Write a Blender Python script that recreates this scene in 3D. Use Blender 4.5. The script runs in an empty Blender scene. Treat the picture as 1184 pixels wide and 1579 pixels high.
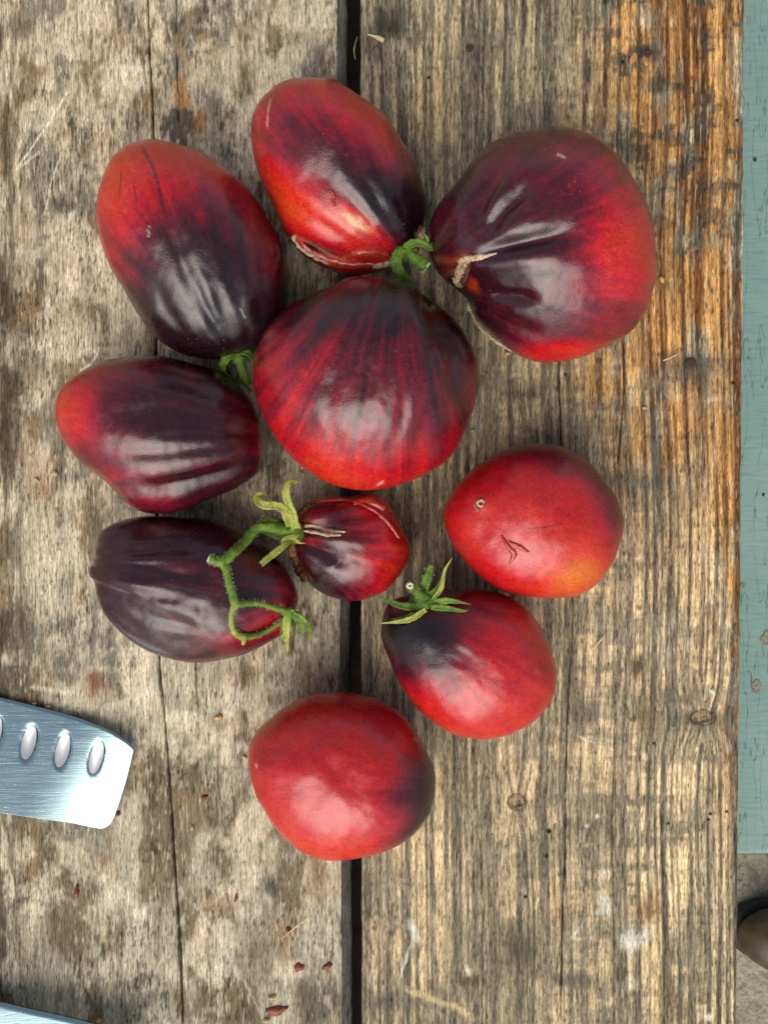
import bpy, bmesh, math, random
import numpy as np
from mathutils import Vector
from mathutils.bvhtree import BVHTree

# ------------------------------------------------------------------ camera, sky, sun, exposure
scene = bpy.context.scene
C = scene.collection
D = 0.45            # camera height above the table top (m)
S = 0.00028         # metres per photograph pixel on the table top
CX, CY = 592.0, 789.5
cam = bpy.data.cameras.new('camera')
cam.sensor_fit = 'VERTICAL'; cam.sensor_height = 24.0
cam.lens = 24.0 * (D / S) / 1579.0
cam.clip_start = 0.01; cam.clip_end = 400
cam_o = bpy.data.objects.new('camera', cam); C.objects.link(cam_o)
cam_o.location = (0, 0, D); cam_o.rotation_euler = (0, 0, 0)
scene.camera = cam_o

SUN_EL = math.radians(48); SUN_AZ = math.atan2(-0.30, -1.0)
world = bpy.data.worlds.new('World'); scene.world = world; world.use_nodes = True
wn = world.node_tree.nodes; wl = world.node_tree.links
for n in list(wn): wn.remove(n)
sky = wn.new('ShaderNodeTexSky'); sky.sky_type = 'NISHITA'; sky.sun_disc = False
sky.sun_elevation = SUN_EL; sky.sun_rotation = SUN_AZ
sky.air_density = 1.0; sky.dust_density = 2.5; sky.ozone_density = 1.0
bg = wn.new('ShaderNodeBackground'); bg.inputs[1].default_value = 0.062
wo = wn.new('ShaderNodeOutputWorld')
hsv = wn.new('ShaderNodeHueSaturation'); hsv.inputs['Saturation'].default_value = 0.55      # thin high cloud whitens the blue
wl.new(sky.outputs[0], hsv.inputs['Color']); wl.new(hsv.outputs[0], bg.inputs[0]); wl.new(bg.outputs[0], wo.inputs[0])
sun = bpy.data.lights.new('sun', 'SUN'); sun.energy = 1.5; sun.angle = math.radians(62)
sun.color = (1.0, 0.93, 0.82)
sun_o = bpy.data.objects.new('sun', sun); C.objects.link(sun_o)
sd = Vector((math.sin(SUN_AZ) * math.cos(SUN_EL), math.cos(SUN_AZ) * math.cos(SUN_EL), math.sin(SUN_EL)))
sun_o.rotation_euler = sd.to_track_quat('Z', 'Y').to_euler()
sun_o.location = sd * 3
vs = scene.view_settings
vs.view_transform = 'Standard'; vs.look = 'None'; vs.gamma = 1.0; vs.use_curve_mapping = False
vs.exposure = 1.08

# ------------------------------------------------------------------ helpers
def P(px, py, z=0.0):
    k = (D - z) / D * S
    return Vector(((px - CX) * k, (CY - py) * k, z))

def Pn(px, py, z=0.0):
    k = (D - z) / D * S
    return (px - CX) * k, (CY - py) * k

def sm(a, b, x):
    t = np.clip((x - a) / (b - a), 0, 1)
    return t * t * (3 - 2 * t)

_tabs = {}
def vnoise(x, y, seed=0):
    if seed not in _tabs: _tabs[seed] = np.random.RandomState(1000 + seed).rand(256, 256)
    T = _tabs[seed]
    xi = np.floor(x).astype(np.int64); yi = np.floor(y).astype(np.int64)
    fx = x - xi; fy = y - yi
    fx = fx * fx * (3 - 2 * fx); fy = fy * fy * (3 - 2 * fy)
    a = T[xi & 255, yi & 255]; b = T[(xi + 1) & 255, yi & 255]
    c = T[xi & 255, (yi + 1) & 255]; d = T[(xi + 1) & 255, (yi + 1) & 255]
    return (a * (1 - fx) + b * fx) * (1 - fy) + (c * (1 - fx) + d * fx) * fy

def fbm(x, y, octs=4, seed=0, g=0.5):
    s = 0; a = 1.0; n = 0
    for o in range(octs):
        s = s + a * vnoise(x * 2**o + 17.3 * o, y * 2**o + 9.1 * o, seed + o); n += a; a *= g
    return s / n

def catmull(pts, n, closed=False):
    pts = np.asarray(pts, float); m = len(pts)
    out = []
    segs = m if closed else m - 1
    for i in range(segs):
        if closed: p0, p1, p2, p3 = (pts[(i + k - 1) % m] for k in range(4))
        else:
            p1, p2 = pts[i], pts[i + 1]
            p0 = pts[i - 1] if i else 2 * p1 - p2
            p3 = pts[i + 2] if i + 2 < m else 2 * p2 - p1
        for t in np.arange(n) / n:
            out.append(0.5 * (2 * p1 + (p2 - p0) * t + (2 * p0 - 5 * p1 + 4 * p2 - p3) * t**2 + (3 * p1 - p0 - 3 * p2 + p3) * t**3))
    if not closed: out.append(pts[-1])
    return np.array(out)

def polydist(px, py, pts):
    """distance in px to a polyline and parameter 0..1 along it"""
    pts = np.asarray(pts, float)
    best = np.full(px.shape, 1e9); tt = np.zeros(px.shape)
    L = np.r_[0, np.cumsum(np.hypot(*np.diff(pts, axis=0).T))]
    for i in range(len(pts) - 1):
        a, b = pts[i], pts[i + 1]; d = b - a; l2 = d @ d + 1e-9
        t = np.clip(((px - a[0]) * d[0] + (py - a[1]) * d[1]) / l2, 0, 1)
        q = np.hypot(px - a[0] - t * d[0], py - a[1] - t * d[1])
        m = q < best
        best = np.where(m, q, best); tt = np.where(m, (L[i] + t * (L[i + 1] - L[i])) / L[-1], tt)
    return best, tt

def blob(px, py, x, y, rx, ry, ang=0.0, p=1.0):
    a = math.radians(ang); c, s = math.cos(a), math.sin(a)
    u = (px - x) * c + (py - y) * s; v = -(px - x) * s + (py - y) * c
    return np.exp(-((u / rx)**2 + (v / ry)**2)**p)

def mesh_np(name, verts, faces, mat, parent=None, smooth=True, cols=None, floats=None):
    me = bpy.data.meshes.new(name)
    verts = np.asarray(verts, np.float32)
    if isinstance(faces, np.ndarray) and faces.ndim == 2:
        k = faces.shape[1]; nf = len(faces)
        me.vertices.add(len(verts)); me.vertices.foreach_set('co', verts.ravel())
        me.loops.add(nf * k); me.loops.foreach_set('vertex_index', faces.astype(np.int32).ravel())
        me.polygons.add(nf)
        me.polygons.foreach_set('loop_start', np.arange(0, nf * k, k, dtype=np.int32))
        me.polygons.foreach_set('loop_total', np.full(nf, k, np.int32))
        me.update(calc_edges=True)
    else:
        me.from_pydata([tuple(v) for v in verts.tolist()], [], [tuple(f) for f in faces])
    me.polygons.foreach_set('use_smooth', np.full(len(me.polygons), bool(smooth)))
    if cols is not None:
        a = me.color_attributes.new('tint', 'FLOAT_COLOR', 'POINT')
        c4 = np.ones((len(verts), 4), np.float32); c4[:, :3] = np.clip(cols, 0, 1)
        a.data.foreach_set('color', c4.ravel())
    for k_, v_ in (floats or {}).items():
        a = me.attributes.new(k_, 'FLOAT', 'POINT'); a.data.foreach_set('value', np.asarray(v_, np.float32))
    me.validate()
    if mat: me.materials.append(mat)
    o = bpy.data.objects.new(name, me); C.objects.link(o)
    if parent: o.parent = parent; o.matrix_parent_inverse = parent.matrix_world.inverted()
    return o

def thing(name, label, cat, loc=(0, 0, 0), group=None):
    o = bpy.data.objects.new(name, None); C.objects.link(o)
    o.location = loc; o.empty_display_size = 0.02
    o['label'] = label; o['category'] = cat
    if group: o['group'] = group
    bpy.context.view_layer.update()
    return o

def tag(o, label, cat, group=None):
    o['label'] = label; o['category'] = cat
    if group: o['group'] = group
    return o

def join_geo(parts):
    V = []; F = []; n = 0
    for v, f in parts:
        V += [tuple(x) for x in v]; F += [tuple(i + n for i in q) for q in f]; n += len(v)
    return V, F

def box_geo(x0, x1, y0, y1, z0, z1):
    v = [(x0, y0, z0), (x1, y0, z0), (x1, y1, z0), (x0, y1, z0), (x0, y0, z1), (x1, y0, z1), (x1, y1, z1), (x0, y1, z1)]
    return v, [(0, 3, 2, 1), (4, 5, 6, 7), (0, 1, 5, 4), (1, 2, 6, 5), (2, 3, 7, 6), (3, 0, 4, 7)]

def tube_geo(pts, radii, n=10, wob=0.0, seed=0):
    """tube through 3-D points, closed with caps"""
    rnd = random.Random(seed)
    pts = [Vector(p) for p in pts]; V = []; F = []
    m = len(pts); up = Vector((0, 0, 1)); prev = None
    for i, p in enumerate(pts):
        t = (pts[min(i + 1, m - 1)] - pts[max(i - 1, 0)]).normalized()
        if prev is None:
            a = t.cross(up)
            if a.length < 0.1: a = t.cross(Vector((1, 0, 0)))
        else: a = prev - t * prev.dot(t)
        a.normalize(); prev = a; b = t.cross(a)
        for k in range(n):
            ang = 2 * math.pi * k / n
            r = radii[i] * (1 + wob * rnd.uniform(-1, 1))
            V.append(p + (a * math.cos(ang) + b * math.sin(ang)) * r)
    for i in range(m - 1):
        for k in range(n):
            F.append((i * n + k, i * n + (k + 1) % n, (i + 1) * n + (k + 1) % n, (i + 1) * n + k))
    F.append(tuple(reversed(range(n)))); F.append(tuple((m - 1) * n + k for k in range(n)))
    return V, F

def ribbon_geo(pts, widths, thick, normals=None, cup=0.25, n=5):
    """thin leaf blade: pts 3-D centre line, widths half widths, normals per point, cupped, closed on all sides"""
    pts = [Vector(p) for p in pts]; m = len(pts); V = []; F = []
    for i, p in enumerate(pts):
        t = (pts[min(i + 1, m - 1)] - pts[max(i - 1, 0)]).normalized()
        nn = Vector(normals[i]) if normals is not None else Vector((0, 0, 1))
        nn = nn - t * nn.dot(t)
        if nn.length < 1e-4: nn = Vector((1, 0, 0)) - t * t.x
        nn.normalize(); b = t.cross(nn)
        for side in (1, -1):
            for k in range(n):
                s = (k / (n - 1)) * 2 - 1
                V.append(p + b * (s * widths[i]) + nn * (cup * widths[i] * (s * s - 0.5) + side * thick * 0.5 * (1 - 0.6 * s * s)))
    R = 2 * n
    for i in range(m - 1):
        a, b_ = i * R, (i + 1) * R
        for k in range(n - 1):
            F.append((a + k, a + k + 1, b_ + k + 1, b_ + k))
            F.append((a + n + k + 1, a + n + k, b_ + n + k, b_ + n + k + 1))
        F.append((a + n, a, b_, b_ + n)); F.append((a + n - 1, a + R - 1, b_ + R - 1, b_ + n - 1))
    for a in (0, (m - 1) * R):
        q = [a + k for k in range(n)] + [a + n + k for k in reversed(range(n))]
        F.append(tuple(q if a == 0 else reversed(q)))
    return V, F

# ------------------------------------------------------------------ materials
def new_mat(name):
    m = bpy.data.materials.new(name); m.use_nodes = True
    nt = m.node_tree; b = nt.nodes['Principled BSDF']
    return m, nt, b

def nd(nt, typ, **kw):
    n = nt.nodes.new(typ)
    for k, v in kw.items(): setattr(n, k, v)
    return n

def noise(nt, scale, detail=3, rough=0.55, mapscale=None):
    tc = nd(nt, 'ShaderNodeTexCoord')
    n = nd(nt, 'ShaderNodeTexNoise'); n.inputs['Scale'].default_value = scale
    n.inputs['Detail'].default_value = detail; n.inputs['Roughness'].default_value = rough
    if mapscale:
        mp = nd(nt, 'ShaderNodeMapping'); mp.inputs['Scale'].default_value = mapscale
        nt.links.new(tc.outputs['Object'], mp.inputs[0]); nt.links.new(mp.outputs[0], n.inputs['Vector'])
    else: nt.links.new(tc.outputs['Object'], n.inputs['Vector'])
    return n

def ramp(nt, src, stops):
    r = nd(nt, 'ShaderNodeValToRGB'); e = r.color_ramp.elements
    e[0].position, e[0].color = stops[0][0], (*stops[0][1], 1)
    e[1].position, e[1].color = stops[-1][0], (*stops[-1][1], 1)
    for p, c in stops[1:-1]:
        q = e.new(p); q.color = (*c, 1)
    nt.links.new(src, r.inputs[0]); return r

def mixc(nt, a, b, fac=None, f=1.0, mode='MULTIPLY'):
    m = nd(nt, 'ShaderNodeMix', data_type='RGBA', blend_type=mode)
    m.inputs[0].default_value = f
    if fac is not None: nt.links.new(fac, m.inputs[0])
    for i, s in ((6, a), (7, b)):
        if isinstance(s, tuple): m.inputs[i].default_value = (*s, 1)
        else: nt.links.new(s, m.inputs[i])
    return m.outputs[2]

def bump(nt, b, h, strength, dist, prev=None):
    bp = nd(nt, 'ShaderNodeBump'); bp.inputs['Strength'].default_value = strength; bp.inputs['Distance'].default_value = dist
    nt.links.new(h, bp.inputs['Height'])
    if prev is not None: nt.links.new(prev, bp.inputs['Normal'])
    nt.links.new(bp.outputs[0], b.inputs['Normal']); return bp.outputs[0]

def grey(v): return (v, v, v)

def wood_mat(name):
    m, nt, b = new_mat(name)
    at = nd(nt, 'ShaderNodeAttribute', attribute_name='tint')
    f1 = noise(nt, 1.0, 4, 0.6, (1500, 130, 300))
    f2 = noise(nt, 1.0, 3, 0.65, (2600, 420, 500))
    f3 = noise(nt, 1500, 2, 0.6)
    r1 = ramp(nt, f1.outputs[0], [(0.30, grey(0.22)), (0.40, grey(0.80)), (0.56, grey(1.10)), (0.72, grey(1.5))])
    r2 = ramp(nt, f2.outputs[0], [(0.33, grey(0.22)), (0.42, grey(0.95)), (0.68, grey(1.35))])
    c = mixc(nt, at.outputs['Color'], r1.outputs[0]); c = mixc(nt, c, r2.outputs[0])
    nt.links.new(c, b.inputs['Base Color'])
    b.inputs['Roughness'].default_value = 0.82; b.inputs['Specular IOR Level'].default_value = 0.25
    n1 = bump(nt, b, f1.outputs[0], 0.9, 0.0007)
    n2 = bump(nt, b, f2.outputs[0], 0.6, 0.0004, n1)
    bump(nt, b, f3.outputs[0], 0.3, 0.0002, n2)
    return m

def skin_mat(name, rough=0.3, grain=1.0):
    m, nt, b = new_mat(name)
    at = nd(nt, 'ShaderNodeAttribute', attribute_name='tint')
    g = noise(nt, 1500, 2, 0.65)
    g2 = noise(nt, 420, 3, 0.6)
    r = ramp(nt, g.outputs[0], [(0.3, grey(0.6)), (0.5, grey(1.0)), (0.7, grey(1.45))])
    r2 = ramp(nt, g2.outputs[0], [(0.3, grey(0.85)), (0.7, grey(1.12))])
    c = mixc(nt, at.outputs['Color'], r.outputs[0], f=grain); c = mixc(nt, c, r2.outputs[0])
    # pale corky pin pricks
    v = nd(nt, 'ShaderNodeTexVoronoi'); v.inputs['Scale'].default_value = 330; v.inputs['Randomness'].default_value = 1
    tc = nd(nt, 'ShaderNodeTexCoord'); nt.links.new(tc.outputs['Object'], v.inputs['Vector'])
    vr = ramp(nt, v.outputs['Distance'], [(0.0, grey(1)), (0.05, grey(0.8)), (0.10, grey(0))])
    sel = noise(nt, 55, 1, 0.5); sr = ramp(nt, sel.outputs[0], [(0.56, grey(0)), (0.64, grey(0.5))])
    mk = mixc(nt, vr.outputs[0], sr.outputs[0])
    c = mixc(nt, c, (0.45, 0.33, 0.27), fac=mk, mode='MIX')
    nt.links.new(c, b.inputs['Base Color'])
    rr = nd(nt, 'ShaderNodeMapRange'); rr.inputs[1].default_value = 0.3; rr.inputs[2].default_value = 0.7
    rr.inputs[3].default_value = rough - 0.05; rr.inputs[4].default_value = rough + 0.08
    nt.links.new(g2.outputs[0], rr.inputs[0]); nt.links.new(rr.outputs[0], b.inputs['Roughness'])
    b.inputs['IOR'].default_value = 1.47
    b.inputs['Specular IOR Level'].default_value = 0.75
    b.inputs['Subsurface Weight'].default_value = 0.08
    b.inputs['Subsurface Radius'].default_value = (1.0, 0.15, 0.1); b.inputs['Subsurface Scale'].default_value = 0.003
    n1 = bump(nt, b, g.outputs[0], 0.42, 0.0002)
    bump(nt, b, g2.outputs[0], 0.25, 0.0003, n1)
    return m

def simple_mat(name, c1, c2, scale, rough=0.6, bmp=0.3, bd=0.0003, metallic=0.0, spec=0.4, mapscale=None, sss=0.0):
    m, nt, b = new_mat(name)
    n = noise(nt, scale, 4, 0.6, mapscale)
    r = ramp(nt, n.outputs[0], [(0.3, c1), (0.7, c2)])
    nt.links.new(r.outputs[0], b.inputs['Base Color'])
    b.inputs['Roughness'].default_value = rough; b.inputs['Metallic'].default_value = metallic
    b.inputs['Specular IOR Level'].default_value = spec
    b.inputs['Subsurface Weight'].default_value = sss; b.inputs['Subsurface Scale'].default_value = 0.002
    if bmp: bump(nt, b, n.outputs[0], bmp, bd)
    return m

def green_mat(name, c1, c2, c3):
    m, nt, b = new_mat(name)
    n = noise(nt, 350, 4, 0.6); n2 = noise(nt, 1800, 2, 0.6)
    r = ramp(nt, n.outputs[0], [(0.3, c1), (0.5, c2), (0.72, c3)])
    r2 = ramp(nt, n2.outputs[0], [(0.3, grey(0.6)), (0.7, grey(1.3))])
    nt.links.new(mixc(nt, r.outputs[0], r2.outputs[0]), b.inputs['Base Color'])
    b.inputs['Roughness'].default_value = 0.6; b.inputs['Specular IOR Level'].default_value = 0.3
    b.inputs['Subsurface Weight'].default_value = 0.1; b.inputs['Subsurface Scale'].default_value = 0.001
    bump(nt, b, n2.outputs[0], 0.5, 0.0003)
    return m

WOOD = wood_mat('weathered_wood')
SKIN = skin_mat('tomato_skin', 0.24)
SKIN_RED = skin_mat('tomato_skin_matt', 0.28, 0.7)
GREEN = green_mat('tomato_green', (0.055, 0.11, 0.012), (0.11, 0.20, 0.02), (0.20, 0.30, 0.05))
GREEN_Y = green_mat('tomato_green_yellowing', (0.16, 0.22, 0.03), (0.30, 0.33, 0.06), (0.42, 0.40, 0.10))
GREEN_D = green_mat('tomato_green_dark', (0.035, 0.075, 0.008), (0.07, 0.13, 0.014), (0.12, 0.2, 0.03))
CORK = simple_mat('corky_scar', (0.20, 0.12, 0.06), (0.62, 0.50, 0.34), 700, 0.75, 0.7, 0.0005)
CORK_W = simple_mat('pale_split', (0.26, 0.13, 0.06), (0.66, 0.52, 0.38), 650, 0.6, 0.8, 0.0005)
CORK_B = simple_mat('brown_scar', (0.05, 0.022, 0.01), (0.24, 0.09, 0.03), 600, 0.6, 0.7, 0.0005)
FLESH = simple_mat('wet_red_flesh', (0.22, 0.012, 0.008), (0.50, 0.05, 0.02), 500, 0.18, 0.7, 0.0006, spec=0.7, sss=0.15)
FLESH_D = simple_mat('dried_red_pulp', (0.10, 0.016, 0.010), (0.26, 0.05, 0.03), 700, 0.4, 0.6, 0.0004)
SEED = simple_mat('tomato_seed', (0.38, 0.22, 0.07), (0.62, 0.45, 0.2), 900, 0.45, 0.4, 0.0002)
STRAW = simple_mat('dry_straw', (0.45, 0.34, 0.16), (0.72, 0.60, 0.36), 500, 0.6, 0.3, 0.0002)
CUT = simple_mat('cut_stem_end', (0.35, 0.40, 0.18), (0.70, 0.70, 0.45), 900, 0.5, 0.3, 0.0002)
RUST = simple_mat('rusty_iron', (0.03, 0.02, 0.016), (0.09, 0.055, 0.04), 900, 0.6, 0.6, 0.0004, 0.3)
UNDER = simple_mat('dark_timber', (0.06, 0.05, 0.035), (0.14, 0.11, 0.08), 60, 0.85, 0.3, 0.001)
BLACK_H = simple_mat('black_handle', (0.012, 0.012, 0.013), (0.03, 0.03, 0.03), 300, 0.45, 0.2)

# ------------------------------------------------------------------ planks
CREAM = np.array([0.56, 0.44, 0.26]); 
def lerp(a, b, t): return a + (b - a) * t[..., None]

table = thing('wooden_table', 'weathered grey-brown plank table top carrying the tomatoes', 'table', (0, 0, -0.72))

def tint_left(u, v):
    warm = sm(1500, 200, v)
    base = lerp(np.array([0.39, 0.355, 0.265]), np.array([0.46, 0.385, 0.27]), warm)
    cloud = fbm(u / 150, v / 260, 4, 3)
    base = base * (0.72 + 0.56 * cloud)[..., None]
    # brown / grey weather blotches
    bl = sm(0.5, 0.64, fbm(u / 48, v / 120, 5, 11, 0.6) + 0.10 * sm(60, 0, u))
    base = lerp(base, base * np.array([0.50, 0.43, 0.34]), bl * 0.85)
    gb = sm(0.53, 0.66, fbm(u / 70 + 9, v / 110, 5, 21, 0.6))
    base = lerp(base, np.array([0.13, 0.125, 0.105]) * np.ones_like(base), gb * 0.6)
    tb = sm(0.56, 0.76, fbm(u / 40 + 5, v / 70, 4, 31, 0.6))
    base = lerp(base, np.array([0.30, 0.185, 0.08]) * np.ones_like(base), tb * 0.5)
    # pale scuffed areas
    ps = sm(0.50, 0.66, fbm(u / 55 + 3, v / 60, 5, 41, 0.62))
    base = lerp(base, np.array([0.60, 0.52, 0.385]) * np.ones_like(base), ps * 0.6)
    # fibres
    wu = u + 5 * fbm(u / 80, v / 200, 2, 51)
    f1 = fbm(wu / 5.0, v / 70, 4, 61, 0.65); f2 = fbm(wu / 3.0, v / 16, 3, 71, 0.6); f3 = fbm(wu / 16.0, v / 420, 2, 81)
    base = base * (0.55 + 0.55 * f1 + 0.35 * f3)[..., None]
    tick = sm(0.58, 0.70, f2) * sm(0.42, 0.6, fbm(u / 60, v / 60, 3, 91))
    base = lerp(base, base * 0.36, tick * 0.85)
    lt = sm(0.62, 0.76, fbm(wu / 3.2 + 40, v / 22, 3, 101, 0.6))
    base = lerp(base, np.array([0.60, 0.53, 0.40]) * np.ones_like(base), lt * 0.5)
    # dark rotten streaks along the outer edge
    ed = sm(70, -10, u) * sm(0.40, 0.62, fbm(u / 9, v / 60, 4, 111))
    base = lerp(base, np.array([0.085, 0.055, 0.03]) * np.ones_like(base), ed * 0.8)
    # broken knot patch with bare orange wood and grey rot under it
    ex = 20 * (fbm(u / 10, v / 22, 4, 121, .6) - 0.5); ey = 40 * (fbm(u / 7, v / 22, 4, 131, .6) - 0.5)
    kn = np.maximum(blob(u + ex, v + ey, 279, 148, 13, 34, 0, 3), blob(u + ex, v + ey, 305, 190, 13, 26, -28, 3))
    base = lerp(base, lerp(np.array([0.30, 0.14, 0.045]), np.array([0.46, 0.26, 0.10]), f1) , np.clip(kn, 0, 1) * 0.9)
    ex, ey = ex * 2.2, ey * 2.2
    kg = np.maximum(blob(u + ex, v + ey, 278, 196, 24, 24, 0, 4), blob(u + ex, v + ey, 262, 208, 30, 12, -30, 3))
    ex, ey = ex / 2.2, ey / 2.2
    base = lerp(base, np.array([0.075, 0.068, 0.055]) * (0.6 + f2)[..., None] * 1.1, np.clip(kg, 0, 1) * 0.85)
    # assorted stains
    for (x, y, rx, ry, c, a) in [(95, 315, 20, 10, (.10, .09, .07), .8), (305, 48, 26, 7, (.12, .10, .07), .5), (30, 40, 26, 22, (.13, .10, .065), .7),
            (312, 60, 8, 7, (.30, .20, .07), .8), (60, 110, 16, 10, (.22, .13, .05), .7), (144, 1050, 12, 17, (.20, .055, .025), .75), (150, 1058, 26, 26, (.24, .13, .07), .5),
            (420, 1372, 12, 14, (.09, .09, .075), .7), (62, 742, 22, 26, (.30, .17, .08), .5), (68, 758, 10, 10, (.36, .20, .09), .6), (122, 808, 9, 10, (.30, .18, .07), .5),
            (15, 640, 16, 60, (.09, .06, .035), .6), (45, 575, 30, 24, (.13, .085, .045), .55), (355, 1028, 4, 5, (.22, .07, .04), .7), (305, 1026, 10, 3, (.30, .14, .08), .6),
            (395, 1480, 40, 60, (.17, .15, .10), .5), (250, 1450, 30, 50, (.20, .18, .13), .4), (90, 1440, 26, 40, (.16, .12, .07), .6), (60, 1500, 40, 30, (.17, .17, .14), .5),
            (345, 1115, 14, 9, (.26, .16, .07), .5), (460, 60, 40, 14, (.24, .18, .10), .4)]:
        k = blob(u + ex * .6, v + ey * .6, x, y, rx, ry, 0, 1.6)
        base = lerp(base, np.array(c) * (0.6 + 0.8 * f1)[..., None], np.clip(k * a, 0, 1))
    base = base * np.array([.95, .935, .91])
    # pale scratches
    for pts, w, a in [([(104, 142), (75, 190), (30, 255)], 2.0, .8), ([(95, 235), (78, 285), (70, 330)], 1.6, .6), ([(60, 235), (25, 262)], 2.5, .5), ([(90, 262), (95, 300)], 1.4, .5),
                      ([(130, 560), (122, 545), (140, 536), (150, 545), (140, 562), (126, 570)], 2.2, .7), ([(300, 1395), (340, 1450), (370, 1510)], 3, .45), ([(285, 1410), (240, 1500)], 3, .35),
                      ([(365, 1490), (400, 1560)], 2, .4), ([(160, 1092), (235, 1068)], 5, .4), ([(50, 1060), (110, 1070)], 4, .4)]:
        dd, _ = polydist(u, v, pts)
        k = sm(w * 1.6, w * 0.3, dd + 2.5 * (fbm(u / 5, v / 5, 2, 141) - .35))
        base = lerp(base, np.array([0.60, 0.55, 0.44]) * np.ones_like(base), k * a)
    return base, f1, f2

def stripe(u, v):
    w = u + 9 * (fbm(u / 240, v / 420, 2, 201) - .5) * 2 + 14 * np.exp(-(((u - 1083) / 60)**2 + ((v - 1107) / 40)**2)) * np.sign(u - 1083) \
          + 10 * np.exp(-(((u - 797) / 40)**2 + ((v - 1237) / 40)**2)) * np.sign(u - 797)
    a = fbm(w / 7.5, v / 900, 2, 211, 0.6); b = fbm(w / 4.0, v / 260, 3, 221, 0.6)
    return a, b, w

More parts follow.
